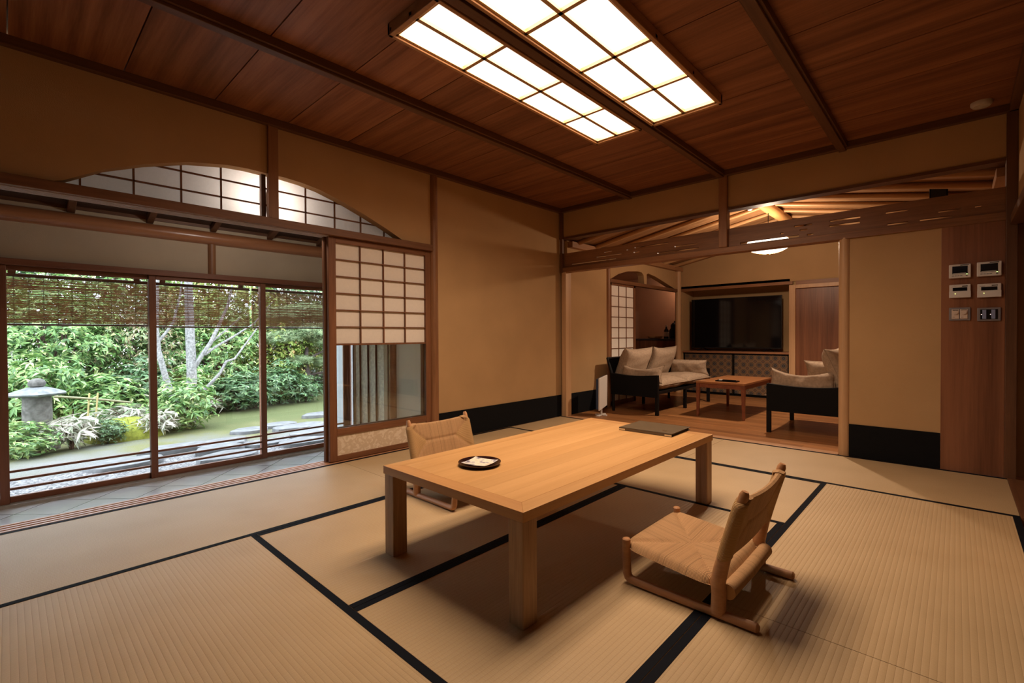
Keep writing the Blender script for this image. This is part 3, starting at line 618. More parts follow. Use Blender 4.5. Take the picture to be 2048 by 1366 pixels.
# ================================================================== FURNITURE
# low table
tb = thing('low_table', 'low ash wood table on the tatami, holding the round tray and folder', 'low table', (-1.4925, 2.03, 0))
hx, hy, zt, th = .4325, .850, .405, .036
tp = MB()
nb = 7
for i in range(nb): tp.box(-hx+.072+(2*hx-.144)*i/nb, -hx+.072+(2*hx-.144)*(i+1)/nb-.0004, -hy+.072, hy-.072, zt-th+.004, zt)
tp.build('tabletop_panel', wood('ash_top_boards', (.50, .265, .098), (.61, .345, .142), 'y', 8, .36, .4, 24, island=.06), tb)
for s in (-1, 1):
    MB().prism([(s*hx, -hy), (s*(hx-.072), -hy+.072), (s*(hx-.072), hy-.072), (s*hx, hy)], 'z', zt-th, zt+.0002).build('side_board', OAK_Y, tb, bevel=.0012)
    MB().prism([(-hx, s*hy), (-hx+.072, s*(hy-.072)), (hx-.072, s*(hy-.072)), (hx, s*hy)], 'z', zt-th, zt+.0002).build('end_board', OAK_X, tb, bevel=.0012)
for sx in (-1, 1):
    for sy in (-1, 1):
        a0, a1 = sorted((sx*(hx-.004), sx*(hx-.074))); b0, b1 = sorted((sy*(hy-.004), sy*(hy-.078)))
        MB().box(a0, a1, b0, b1, 0, zt-th).build('leg', OAK_Z, tb, bevel=.004)

# floor chairs
CORD_X = cord('paper_cord_x', 'x'); CORD_Y = cord('paper_cord_y', 'y'); CORD_V = cord('paper_cord_z', 'z')
m_, n_, l_ = newmat('paper_cord_wrap'); MATS['wrap'] = m_
p_ = pbsdf(n_, .75, .2); t_ = n_.new('ShaderNodeTexCoord'); s_ = n_.new('ShaderNodeSeparateXYZ'); l_.new(t_.outputs['Object'], s_.inputs[0])
rib = math_n(n_, l_, 'ABSOLUTE', math_n(n_, l_, 'SINE', math_n(n_, l_, 'MULTIPLY', s_.outputs[2], math.pi/.0042)))
l_.new(ramp(n_, l_, rib, [(0, (.22, .12, .05)), (.5, (.50, .30, .13))]), p_.inputs['Base Color'])
bu = n_.new('ShaderNodeBump'); bu.inputs['Strength'].default_value = .6; bu.inputs['Distance'].default_value = .002; l_.new(rib, bu.inputs['Height']); l_.new(bu.outputs[0], p_.inputs['Normal']); out(n_, l_, p_.outputs[0]); CORD_H = m_

def floor_chair(loc, rz, label):
    r = thing('floor_chair', label, 'floor chair', loc, rz, 'legless floor chairs at the low table')
    wy = .236
    bx0, bx1 = .128, .218             # back post foot x, top x
    def backx(z):                     # centre line of the back post
        return bx0 + .004*math.sin(z*9) if z < .13 else bx0 + (bx1-bx0)*((z-.13)/.335)**1.15
    for s in (-1, 1):
        y = s*wy
        MB().tube([(.262, y, .017), (.255, y, .017), (.1, y, .017), (-.10, y, .017), (-.195, y, .0175), (-.212, y, .019), (-.224, y, .026), (-.230, y, .040), (-.2315, y, .08), (-.2325, y, .13), (-.233, y, .176), (-.233, y, .180)],
                  [.010, .0165, .0165, .0165, .0168, .0172, .0175, .0172, .0165, .0165, .0165, .012], 14, flat=(1, 1.0)).build('side_runner', CHAIR_W, r, smooth=True)
        zz = [.018, .05, .09, .13, .18, .24, .30, .36, .42, .455, .468]
        MB().tube([(backx(z), y, z) for z in zz], [.0265, .026, .0255, .026, .025, .0225, .0205, .019, .0175, .0165, .011], 14, flat=(1.0, .82)).build('back_post', CHAIR_W, r, smooth=True)
    # woven seat: pillow with diagonal valleys, rolled over its four rails
    xf, xb, zf, zb = -.252, .135, .172, .132
    def top(u, v):
        x = xf+(xb-xf)*u; yy_ = (-wy-.012)+(2*wy+.024)*v
        a, b_ = u-.5, v-.5
        e = max(abs(a), abs(b_))*2                     # 0 centre .. 1 rim
        kc = (abs(a*b_)*4)**7; yy_ *= 1-.13*kc; x += .030*kc*(1 if a < 0 else -1)
        z = zf+(zb-zf)*u - .016*(1-e)
        z += -.009*max(0, 1-abs(abs(a)-abs(b_))*16)*(min(1, e*1.5))          # valleys on the diagonals
        if e > .86: z -= .024*((e-.86)/.14)**2.2
        return (x, yy_, z)
    def which(u, v): return 0 if abs(u-.5) > abs(v-.5) else 1     # front/back triangles: cords along x; sides: along y
    st = MB(); st.grid(top, 48, 48, mif=which)
    def bot(u, v):
        x, y_, z = top(u, v); e = max(abs(u-.5), abs(v-.5))*2
        return (x, y_, (zf+(zb-zf)*u)-.040+(.016*((e-.86)/.14)**2 if e > .86 else 0)+.006*(1-e))
    st.grid(bot, 24, 24, mif=which)
    # rim skirts joining top and bottom
    for ed in range(4):
        def sk(t, w, ed=ed):
            u, v = [(0, t), (1, t), (t, 0), (t, 1)][ed]
            a, b_ = Vector(top(u, v)), Vector(bot(u, v)); p = a.lerp(b_, w); bulge = .007*math.sin(math.pi*w)
            p.x += (-bulge, bulge, 0, 0)[ed]; p.y += (0, 0, -bulge, bulge)[ed]; return p
        st.grid(sk, 24, 4, mi=0 if ed < 2 else 1)
    st.build('woven_seat', [CORD_X, CORD_Y], r, smooth=True)
    # woven back: wraps the posts, envelope pattern
    z0, z1 = .212, .446
    rw = .0245
    def bk(sgn):
        def fn(u, v):
            z = z0+(z1-z0)*v; a = math.sin(math.pi*(u-.5)); yy_ = a*(wy+rw); b_ = v-.5; ay = abs(yy_)
            sag = max(0, 1-(ay/wy)**2)
            if ay > wy: thick = math.sqrt(max(0, rw*rw-(ay-wy)**2))
            else: thick = .011 + (rw-.011)*math.exp(-((wy-ay)/.035)**2)
            if abs(b_) > .46: thick *= math.sqrt(max(0, 1-((abs(b_)-.46)/.04)**2))
            val = abs(abs(a)*.5-(.5-.27*(1-abs(b_)*2)))
            if ay < wy-.01: thick -= .004*max(0, 1-val*22) + (.004*max(0, 1-abs(b_)*16) if abs(a) < .5 else 0)
            top_in = 0 if v < .86 or ay < wy-.03 else .030*((v-.86)/.14)**1.5
            return (backx(z)+.012*sag+sgn*thick, math.copysign(ay-top_in*(1 if ay > wy-.03 else 0), yy_), z - .014*sag*(v**3))
        return fn
    def wb(u, v): return 1 if abs(math.sin(math.pi*(u-.5)))*.5 > .5-.27*(1-abs(v-.5)*2) else 0
    bm_ = MB(); bm_.grid(bk(-1), 56, 40, mif=wb); bm_.grid(bk(1), 56, 40, mif=wb)
    bm_.build('woven_back', [CORD_V, CORD_H], r, smooth=True)
    MB().tube([(.156, -wy+.012, .098), (.158, 0, .096), (.156, wy-.012, .098)], .027, 16).build('rear_rail', CORD_X, r, smooth=True)
    return r
floor_chair((-.738, 1.942, 0), 0., 'cord-woven wooden floor chair in front of the near table leg')
floor_chair((-2.312, 1.968, 0), math.pi, 'cord-woven wooden floor chair behind the table, by the patterned door foot')

# round lacquer tray with paper
tr = thing('lacquer_tray', 'small round black lacquer tray with a decorated paper on the low table', 'tray', (-1.606, 1.489, .4052))
MB().lathe([(.060, 0), (.088, .004), (.098, .013), (.0985, .0155), (.095, .0155), (.086, .009), (.001, .008)], n=48).build('dish', plain('maroon_lacquer', (.020, .006, .007), .16, .5, noise=0), tr, smooth=True)
m_, n_, l_ = newmat('printed_paper'); p_ = pbsdf(n_, .6, .3)
t_ = n_.new('ShaderNodeTexCoord'); v_ = n_.new('ShaderNodeTexNoise'); v_.inputs['Scale'].default_value = 26; v_.inputs['Detail'].default_value = 3; l_.new(t_.outputs['Object'], v_.inputs['Vector'])
l_.new(ramp(n_, l_, v_.outputs[0], [(.36, (.16, .14, .18)), (.42, (.42, .40, .46)), (.5, (.78, .72, .60)), (.66, (.74, .60, .50)), (.72, (.30, .15, .10))]), p_.inputs['Base Color']); out(n_, l_, p_.outputs[0])
pp = thing('printed_card', 'square printed paper card lying in the round tray', 'card', (-1.604, 1.489, .4145), .25)
MB().grid(lambda u, v: ((u-.5)*.128, (v-.5)*.122, .004*((u-.5)**2+(v-.5)**2)*4), 8, 8).build('sheet', m_, pp)
# folder
fo = thing('folder', 'olive brown menu folder lying at the lounge end of the low table', 'folder', (-1.379, 2.772, .4052), R(1.5))
FOLD = plain('olive_leather', (.105, .072, .040), .45, .35)
MB().box(-.170, .170, -.142, .142, .016, .0195).build('front_cover', FOLD, fo, bevel=.001)
MB().box(-.170, .170, -.142, .142, 0, .0035).box(-.170, .170, -.142, -.138, 0, .0195).build('back_cover', FOLD, fo, bevel=.001)
MB().box(-.163, .163, -.137, .134, .0035, .016).build('pages', plain('dark_pages', (.03, .025, .025), .7), fo)
STEEL = plain('bright_steel', (.72, .74, .78), .22, .5, metal=1, noise=0)
for s in (-1, 1):
    a0, a1 = sorted((s*.170, s*.128)); MB().box(a0, a1, -.1435, -.1415, .004, .012).build('spine_clip', STEEL, fo)
e = MB()
for i, xx in enumerate((.088, .096, .104, .112)): e.box(xx, xx+.005, -.088, -.074+.004*(i % 2), .0195, .0199).box(xx-.001, xx+.007, -.082, -.080, .0195, .0199)
e.build('gold_mark', plain('gold_foil', (.62, .42, .16), .3, .5, metal=1, noise=0), fo)

# cushions
def pillow(name, w, d, t, loc, rot, label, group, cat='cushion', pinch=.06, sag=0., wrinkle=.004, seed=0, mat=None):
    r = thing(name, label, cat, loc, 0, group); r.rotation_euler = rot
    rnd = random.Random(seed); ph = [rnd.uniform(0, 6) for _ in range(6)]
    def fn(sg):
        def f_(u, v):
            a, b_ = u*2-1, v*2-1
            px_ = 1-pinch*(1-b_*b_)*abs(a)**3; py_ = 1-pinch*(1-a*a)*abs(b_)**3
            prof_ = (max(0, 1-a**4)*max(0, 1-b_**4))**.55
            z = sg*t/2*prof_
            ed = abs(a)**4*(1-b_*b_)+abs(b_)**4*(1-a*a)
            z += wrinkle*prof_*(math.sin(9*b_+ph[0]+2*a)*ed*2 + .6*math.sin(5*a+4*b_+ph[1]) + .5*math.sin(11*a-3*b_+ph[2]))
            return (a*w/2*px_, b_*d/2*py_ - sag*d*(1-a*a)*(.5+.5*b_), z)
        return f_
    mb = MB(); mb.grid(fn(1), 36, 30); mb.grid(fn(-1), 36, 30)
    o = mb.build('cover', mat or FABRIC, r, smooth=True)
    bm = bmesh.new(); bm.from_mesh(o.data); bmesh.ops.remove_doubles(bm, verts=bm.verts, dist=.0008); bmesh.ops.recalc_face_normals(bm, faces=bm.faces); bm.to_mesh(o.data); bm.free()
    pts = []
    for k_ in range(41):
        s_ = k_/40*4; e_ = int(s_) % 4; t_ = s_-int(s_)
        u, v = [(t_, 0), (1, t_), (1-t_, 1), (0, 1-t_)][e_]; pts.append(fn(1)(u, v))
    MB().tube(pts, .004, 6, cap=False).build('piping', mat or FABRIC, r, smooth=True)
    return r

def sofa(name, label, loc, rz, n_seat, W):
    """faces +x; width along y, origin at floor, back at x=-.34"""
    r = thing(name, label, 'sofa' if n_seat > 1 else 'armchair', loc, rz)
    hw = W/2
    for y in [-hw, hw] + ([0.] if n_seat > 1 else []):
        zt = .50 if abs(y) > .1 else .30
        MB().box(.295, .335, y-.02, y+.02, 0, zt).build('leg', BLACKW, r, bevel=.004)
        if abs(y) > .1:
            MB().tube([(-.300, y, 0), (-.305, y, .30), (-.335, y, .52), (-.395, y, .70)], [.018, .021, .020, .016], 10).build('leg', BLACKW, r, smooth=True)
        else: MB().box(-.32, -.285, y-.018, y+.018, 0, .29).build('leg', BLACKW, r, bevel=.004)
    MB().box(.298, .332, -hw, hw, .262, .300).build('front_rail', BLACKW, r, bevel=.003)
    MB().box(-.325, -.285, -hw, hw, .245, .285).build('rear_rail', BLACKW, r, bevel=.003)
    MB().tube([(-.390, -hw, .69), (-.402, 0, .695), (-.390, hw, .69)], .017, 10).build('top_rail', BLACKW, r, smooth=True)
    MB().grid(lambda u, v: (-.31+.62*u, -hw+.02+(W-.04)*v, .272-.018*math.sin(math.pi*u)+.02*u), 10, 8).build('seat_sling', LEATHER, r, smooth=True)
    MB().grid(lambda u, v: (-.312-.085*u**1.4-.018*math.sin(math.pi*v), -hw+.02+(W-.04)*v, .30+.385*u), 8, 12).build('back_sling', LEATHER, r, smooth=True)
    for s in (-1, 1):
        y = s*hw
        def arm(u, v, y=y, s=s):
            zt_ = .502-.022*math.sin(math.pi*u); return (-.325+.65*u, y+s*(.023+.004*math.sin(math.pi*u)), .222+(zt_-.222)*v)
        def arm2(u, v, y=y, s=s):
            zt_ = .502-.022*math.sin(math.pi*u); return (-.325+.65*u, y-s*(.023-.004*math.sin(math.pi*u)), .222+(zt_-.222)*v)
        m = MB(); m.grid(arm, 14, 4); m.grid(arm2, 14, 4)
        m.grid(lambda u, v: Vector(arm(u, 1)).lerp(Vector(arm2(u, 1)), v), 14, 2); m.grid(lambda u, v: Vector(arm(u, 0)).lerp(Vector(arm2(u, 0)), v), 14, 2)
        m.build('arm_sling', LEATHER, r, smooth=True)
    return r
SX, SY, SW = -3.02, 6.335, 1.66
sofa('sofa', 'black two-seat sofa with taupe cushions under the small paper door', (SX, SY, 0), 0, 2, SW)
G = 'taupe cushions on the sofa'
pillow('seat_cushion', .66, .80, .17, (SX+.035, SY-.405, .362), (0, R(-2), 0), 'taupe seat cushion of the sofa, on the heater side', G, seed=1, wrinkle=.006)
pillow('seat_cushion', .66, .80, .17, (SX+.035, SY+.405, .362), (0, R(-2), 0), 'taupe seat cushion of the sofa, on the television side', G, seed=2, wrinkle=.006)
pillow('back_cushion', .50, .76, .20, (SX-.245, SY-.40, .60), (0, R(-68), 0), 'tall taupe back cushion in front of the small paper door', G, seed=3, pinch=.15)
pillow('back_cushion', .50, .76, .20, (SX-.245, SY+.40, .60), (0, R(-68), 0), 'tall taupe back cushion in front of the pantry counter', G, seed=4, pinch=.15)
pillow('arm_cushion', .60, .24, .13, (SX+.05, SY-.725, .505), (R(70), 0, 0), 'long taupe arm cushion inside the near sofa arm', G, seed=5, pinch=.10, sag=.24)
pillow('arm_cushion', .60, .24, .13, (SX+.05, SY+.725, .515), (R(-70), 0, 0), 'long taupe arm cushion inside the sofa arm by the television', G, seed=6, pinch=.10, sag=-.0)
AX, AY = -1.085, 5.80
sofa('armchair', 'black armchair facing the sofa, half behind the pale round post', (AX, AY, 0), math.pi, 1, .93)
G2 = 'taupe cushions on the armchair'
pillow('seat_cushion', .66, .86, .17, (AX-.035, AY, .362), (0, R(2), 0), 'taupe seat cushion of the armchair', G2, seed=7)
pillow('arm_cushion', .50, .28, .13, (AX+.085, AY+.37, .575), (R(-70), 0, 0), 'smooth taupe arm cushion at the far arm of the armchair, before the cedar board', G2, seed=10, pinch=.12, sag=-.0)
pillow('back_cushion', .50, .86, .20, (AX+.245, AY+.02, .625), (0, R(68), 0), 'taupe back cushion of the armchair, half hidden by the pale round post', G2, seed=8, pinch=.09)
pillow('arm_cushion', .60, .26, .13, (AX-.04, AY-.36, .535), (R(70), 0, 0), 'wrinkled taupe arm cushion over the near arm of the armchair', G2, seed=9, pinch=.10, wrinkle=.008, sag=.26)

# coffee table, tray
ct = thing('coffee_table', 'red-brown coffee table between the sofa and the armchair', 'coffee table', (-2.068, 6.375, 0))
hx, hy = .285, .545
MB().box(-hx, hx, -hy, hy, .405, .430).build('tabletop', wood('coffee_top', (.29, .115, .045), (.40, .175, .07), 'y', 10, .3, .45, 22), ct, bevel=.004)
MB().box(-hx+.02, hx-.02, -hy+.012, -hy+.032, .355, .405).box(-hx+.02, hx-.02, hy-.032, hy-.012, .355, .405).box(-hx+.012, -hx+.032, -hy+.02, hy-.02, .355, .405).box(hx-.032, hx-.012, -hy+.02, hy-.02, .355, .405).build('apron', RED_T, ct)
for sx in (-1, 1):
    for sy in (-1, 1):
        x0, y0 = sx*(hx-.024), sy*(hy-.024)
        lm = MB(); q = [(-.022, -.022), (.022, -.022), (.022, .022), (-.022, .022)]
        vs = [(x0+a*.62+sx*.006, y0+b*.62+sy*.006, 0) for a, b in q] + [(x0+a, y0+b, .405) for a, b in q]
        lm.add(vs, [(3,2,1,0),(4,5,6,7),(0,1,5,4),(1,2,6,5),(2,3,7,6),(3,0,4,7)])
        lm.build('leg', RED_T, ct, bevel=.003)
t2 = thing('remote_tray', 'long black tray on the red-brown coffee table', 'tray', (-2.03, 5.985, .430), 0)
MB().box(-.125, .125, -.055, .055, 0, .008).box(-.125, .125, -.055, -.050, .008, .014).box(-.125, .125, .050, .055, .008, .014).box(-.125, -.12, -.055, .055, .008, .014).box(.12, .125, -.055, .055, .008, .014).build('tray_base', BLACKW, t2)
rc = thing('remote_control', 'black remote control with a pale end lying in the coffee table tray', 'remote control', (-2.03, 5.985, .438))
MB().box(-.055, .095, -.02, .02, 0, .014).build('body', DARKPL, rc, bevel=.003)
MB().box(-.095, -.055, -.02, .02, 0, .015).build('pale_end', WHITEP, rc, bevel=.003)

# television and cabinet
tv = thing('television', 'large switched-off television standing in the lounge niche', 'television', (-2.715, 8.33, .725))
MB().box(-.715, .715, -.02, .02, .045, .895).build('housing', plain('tv_black', (.008, .008, .009), .35, .4, noise=0), tv, bevel=.004)
MB().box(-.705, .705, -.023, -.020, .065, .885).build('screen', plain('tv_screen', (.003, .004, .006), .08, .5, noise=0), tv)
for s in (-1, 1): MB().tube([(s*.52-.05, -.11, .008), (s*.52, 0, .05), (s*.52+.05, .11, .008)], .008, 8).build('foot', BLACK, tv, smooth=True)
m_, n_, l_ = newmat('medallion_brocade'); p_ = pbsdf(n_, .6, .3)
t_ = n_.new('ShaderNodeTexCoord'); sp_ = n_.new('ShaderNodeSeparateXYZ'); l_.new(t_.outputs['Object'], sp_.inputs[0])
def cell(o, k_): return math_n(n_, l_, 'SUBTRACT', math_n(n_, l_, 'FRACT', math_n(n_, l_, 'MULTIPLY', o, 1/k_)), .5)
u_, v_ = cell(sp_.outputs[0], .115), cell(sp_.outputs[2], .115)
rr = math_n(n_, l_, 'SQRT', math_n(n_, l_, 'ADD', math_n(n_, l_, 'MULTIPLY', u_, u_), math_n(n_, l_, 'MULTIPLY', v_, v_)))
ang = math_n(n_, l_, 'ARCTAN2', v_, u_)
pet = math_n(n_, l_, 'ADD', rr, math_n(n_, l_, 'MULTIPLY', math_n(n_, l_, 'COSINE', math_n(n_, l_, 'MULTIPLY', ang, 8.)), .03))
l_.new(ramp(n_, l_, pet, [(.06, (.12, .07, .035)), (.10, (.030, .035, .05)), (.20, (.035, .04, .055)), (.25, (.20, .13, .07)), (.33, (.055, .035, .025)), (.38, (.17, .10, .055)), (.5, (.19, .11, .06)), (.58, (.06, .055, .05)), (.68, (.16, .075, .04))]), p_.inputs['Base Color']); out(n_, l_, p_.outputs[0]); BROC = m_
cb = thing('cabinet', 'low niche cabinet with medallion-patterned sliding doors under the television', 'cabinet', (-2.675, 8.13, 0))
MB().box(-.82, .835, -.045, .43, .695, .725).build('top', wood('cab_top', (.26, .11, .055), (.36, .17, .085), 'x', 12, .4, .4, 20), cb, bevel=.003)
MB().box(-.82, .835, 0, .43, 0, .02).box(-.82, -.805, 0, .43, .02, .695).box(.82, .835, 0, .43, .02, .695).build('carcass', BLACKW, cb)
for a, b_ in ((-.80, .005), (.022, .815)):
    d = MB().box(a, b_, -.012, .006, .03, .685).build('door', BROC, cb)
    MB().box(a, a+.012, -.016, -.012, .03, .685).box(b_-.012, b_, -.016, -.012, .03, .685).box(a, b_, -.016, -.012, .03, .042).box(a, b_, -.016, -.012, .673, .685).build('edge_frame', BLACKW, d)

# panel heater
ph = thing('panel_heater', 'slim white panel heater standing on the lounge floor by the black skirting', 'heater', (-3.235, 5.07, .0), R(8))
MB().prism([(-.115, .07), (.115, .115), (.13, .50), (-.11, .47)], 'x', .012, .030).build('white_front', WHITEP, ph, bevel=.006)
MB().prism([(-.11, .085), (.11, .115), (.122, .49), (-.105, .46)], 'x', -.022, .012).build('dark_back', plain('navy_plastic', (.03, .05, .10), .4, noise=0), ph, bevel=.004)
MB().tube([(0, .0, .02), (0, .0, .10)], .014, 10).build('stem', WHITEP, ph)
MB().box(-.075, .075, -.018, .018, 0, .016).box(-.018, .018, -.11, .11, 0, .014).build('foot', WHITEP, ph, bevel=.004)

# wall controls on the cedar panel
LED = emit('green_led', (.55, 1, .25), 2.5)
def ctl(name, x, z, w, h, label, cat, fn, group):
    r = thing(name, label, cat, (x, YB-.010, z), 0, group); fn(r, w, h); return r
def screen_ctl(r, w, h):
    MB().box(-w/2, w/2, -.022, 0, -h/2, h/2).build('case', WHITEP, r, bevel=.004)
    MB().box(-w*.35, w*.35, -.0235, -.021, -h*.20, h*.36).build('display', DARKPL, r)
    MB().box(-w*.32, w*.30, -.0245, -.0235, -h*.185, -h*.14).build('display_line', plain('lcd_line', (.45, .45, .43), .4, noise=0), r)
    MB().box(w*.02, w*.40, -.0232, -.0215, h*.405, h*.455).build('name_bar', DARKPL, r)
    b = MB()
    for i in range(4): b.box(-w*.36+i*w*.125, -w*.36+i*w*.125+w*.10, -.0235, -.0215, -h*.36, -h*.31)
    b.build('buttons', GREYPL, r)
    MB().tube([(w*.31, -.0245, -h*.345), (w*.31, -.021, -h*.345)], .0055, 14).build('dial_button', GREYPL, r)
    MB().tube([(w*.32, -.0245, -h*.235), (w*.32, -.021, -h*.235)], .0016, 8).build('led', LED, r)
def remote_ctl(r, w, h):
    MB().box(-w/2, w/2, -.018, 0, -h/2, h/2).build('case', WHITEP, r, bevel=.003)
    MB().box(-w/2-.001, w/2+.001, -.022, -.018, -h/2, -h*.02).build('cover_flap', WHITEP, r, bevel=.002)
    MB().box(-w*.34, w*.34, -.0192, -.0178, h*.01, h*.27).build('display', DARKPL, r)
    MB().box(w*.10, w*.36, -.0192, -.0178, h*.33, h*.39).build('name_bar', DARKPL, r)
    MB().box(-w*.40, -w*.18, -.0186, -.0178, h*.325, h*.345).build('print_line', GREYPL, r)
    MB().tube([(-w*.22, -.0235, -h*.20), (-w*.22, -.021, -h*.20)], .0017, 8).build('led', emit('yellow_led', (.9, 1, .2), 2.5), r)
def dial_ctl(r, w, h):
    MB().box(-w/2, w/2, -.010, 0, -h/2, h/2).build('frame', GREYPL, r, bevel=.004)
    for s in (-1, 1):
        m = MB().box(s*w*.195-w*.175, s*w*.195+w*.175, -.014, -.008, -h*.36, h*.37).build('module', plain('cream_plastic', (.62, .50, .42), .4, noise=0), r, bevel=.002)
        MB().tube([(s*w*.195, -.022, h*.13), (s*w*.195, -.014, h*.13)], w*.13, 20).build('dial', plain('cream_plastic', (.62, .5, .42)), m, smooth=True)
        MB().box(s*w*.195-w*.13, s*w*.195+w*.13, -.0148, -.0138, h*.285, h*.325).build('name_bar', DARKPL, m)
        MB().box(s*w*.195-w*.13, s*w*.195-w*.02, -.0148, -.0138, -h*.26, -h*.235).build('mark', GREYPL, m)
def switch_ctl(r, w, h):
    MB().box(-w/2, w/2, -.010, 0, -h/2, h/2).build('frame', GREYPL, r, bevel=.004)
    MB().box(-w*.37, w*.37, -.0115, -.009, -h*.37, h*.37).build('insert', DARKPL, r)
    for s in (-1, 1):
        MB().box(s*w*.19-w*.09, s*w*.19+w*.08, -.016, -.011, -h*.34, h*.34).build('rocker', plain('blue_grey_plastic', (.24, .28, .46), .3, noise=0), r, bevel=.002)
        MB().tube([(s*w*.19-w*.13, -.0125, 0), (s*w*.19-w*.13, -.011, 0)], .002, 8).build('led', emit('pale_led', (1, .6, .5), 1.2), r)
G3 = 'controls on the cedar panel'
ctl('control_panel', .0145, 1.448, .115, .098, 'white wall control with dark display, top row beside the plaster wall', 'wall control', screen_ctl, G3)
ctl('control_panel', .163, 1.450, .122, .100, 'white wall control with dark display, top row beside the corner post', 'wall control', screen_ctl, G3)
ctl('control_panel', .0155, 1.305, .112, .094, 'white wall control with lower flap, middle row beside the plaster wall', 'wall control', remote_ctl, G3)
ctl('control_panel', .164, 1.300, .118, .094, 'white wall control with lower flap, middle row beside the corner post', 'wall control', remote_ctl, G3)
ctl('switch_plate', .015, 1.140, .114, .094, 'grey switch plate with two cream dials on the cedar panel', 'switch', dial_ctl, G3)
ctl('switch_plate', .164, 1.133, .118, .094, 'grey switch plate with two blue rockers on the cedar panel', 'switch', switch_ctl, G3)

# bamboo blinds outside the glass
SLAT = paper('blind_slat', (.36, .21, .13), .6)
def blind(y0, y1, zt, zb, label):
    r = thing('bamboo_blind', label, 'blind', (-5.04, (y0+y1)/2, zt), 0, 'bamboo blinds outside the glass doors')
    h = (y1-y0)/2; L_ = zt-zb
    s = MB(); z = -.05; rn = random.Random(int(y0*100)+9)
    while z > -L_+.02:
        rr_ = rn.uniform(.0021, .0030); dz = rn.uniform(-.0008, .0008)
        s.tube([(0, -h, z+dz), (rn.uniform(-.001, .001), 0, z+dz+rn.uniform(-.0012, .0012)), (0, h, z-dz)], rr_, 5, cap=False); z -= .0061
    s.build('slats', SLAT, r, fix=False)
    st = MB(); n = int((y1-y0)/.082)
    for i in range(n+1): yy_ = -h+.02+(2*h-.04)*i/n; st.tube([(-.004, yy_, -.02), (-.004, yy_, -L_)], .0018, 5)
    st.build('strings', BLACK, r)
    MB().tube([(0, -h, -.032), (0, h, -.032)], .014, 10).build('head_rail', DARK_Y, r, smooth=True)
    MB().tube([(0, -h, -L_+.008), (0, h, -L_+.008)], .008, 8).build('bottom_bar', DARK_Y, r, smooth=True)
    hk = MB()
    for t in (-.8, .8): hk.box(-.008, .008, h*t-.02, h*t+.02, -.03, .10)
    hk.build('hangers', DARK_Y, r)
blind(-.06, .845, 1.497, 1.094, 'bamboo blind outside the glass in front of the stone lantern')
blind(.855, 1.625, 1.497, 1.086, 'bamboo blind outside the glass crossed by the pale tree trunk')
blind(1.645, 2.56, 1.497, 1.086, 'bamboo blind outside the glass above the pine')
blind(-.98, -.09, 1.497, 1.094, 'bamboo blind outside the glass before the lantern door')

# ================================================================== GARDEN
def gz(x, y):
    z = -.30
    if x < -9.6: z += min(.5, (-9.6-x)*.12)
    z += .025*math.sin(1.7*x+.6*y)*math.cos(1.1*y) if x < -6.4 else .006*math.sin(5*y)
    return z
m_, n_, l_ = newmat('garden_soil_moss'); p_ = pbsdf(n_, .85, .3)
t_ = n_.new('ShaderNodeTexCoord'); a_ = n_.new('ShaderNodeTexNoise'); a_.inputs['Scale'].default_value = 1.5; a_.inputs['Detail'].default_value = 6; l_.new(t_.outputs['Object'], a_.inputs['Vector'])
b_ = n_.new('ShaderNodeTexNoise'); b_.inputs['Scale'].default_value = 60; b_.inputs['Detail'].default_value = 4; l_.new(t_.outputs['Object'], b_.inputs['Vector'])
sx_ = n_.new('ShaderNodeSeparateXYZ'); l_.new(t_.outputs['Object'], sx_.inputs[0])
band = math_n(n_, l_, 'MULTIPLY', math_n(n_, l_, 'ADD', sx_.outputs[0], 7.0), -.35)
ff = math_n(n_, l_, 'ADD', a_.outputs[0], band)
ff = math_n(n_, l_, 'ADD', ff, math_n(n_, l_, 'MULTIPLY', b_.outputs[0], .25))
l_.new(ramp(n_, l_, ff, [(.42, (.130, .134, .122)), (.60, (.110, .114, .085)), (.74, (.110, .112, .040)), (.95, (.070, .085, .025))]), p_.inputs['Base Color'])
bu = n_.new('ShaderNodeBump'); bu.inputs['Strength'].default_value = .6; bu.inputs['Distance'].default_value = .02; l_.new(b_.outputs[0], bu.inputs['Height']); l_.new(bu.outputs[0], p_.inputs['Normal']); out(n_, l_, p_.outputs[0])
gm = MB(); gm.grid(lambda u, v: (-16+10.9*u, -6+17*v, gz(-16+10.9*u, -6+17*v)), 60, 70)
struct('ground', gm, m_, 'mossy earth ground of the garden', 'ground', smooth=True)
m_, n_, l_ = newmat('pale_gravel'); p_ = pbsdf(n_, .7, .35)
t_ = n_.new('ShaderNodeTexCoord'); v_ = n_.new('ShaderNodeTexVoronoi'); v_.inputs['Scale'].default_value = 55; l_.new(t_.outputs['Object'], v_.inputs['Vector'])
hs = n_.new('ShaderNodeSeparateColor'); l_.new(v_.outputs['Color'], hs.inputs[0])
l_.new(ramp(n_, l_, hs.outputs[0], [(0, (.03, .03, .03)), (.25, (.09, .09, .09)), (.6, (.15, .15, .147)), (1, (.25, .25, .24))]), p_.inputs['Base Color'])
bu = n_.new('ShaderNodeBump'); bu.inputs['Strength'].default_value = 1; bu.inputs['Distance'].default_value = .012; bu.invert = True; l_.new(v_.outputs['Distance'], bu.inputs['Height']); l_.new(bu.outputs[0], p_.inputs['Normal']); out(n_, l_, p_.outputs[0])
gv = MB(); gv.grid(lambda u, v: (-6.25+.12*math.sin(v*19)-.25*max(0, v-.45)+u*(1.2-.12*math.sin(v*19)+.25*max(0, v-.45)), -3+9*v, -.288+.006*math.sin(v*50+u*9)), 8, 60)
tag(gv.build('gravel', m_, smooth=True), 'pale gravel strip just outside the glass doors', 'gravel', kind='stuff')
STONE = plain('grey_stone', (.11, .115, .115), .55, .4, noise=.35, ns=14)
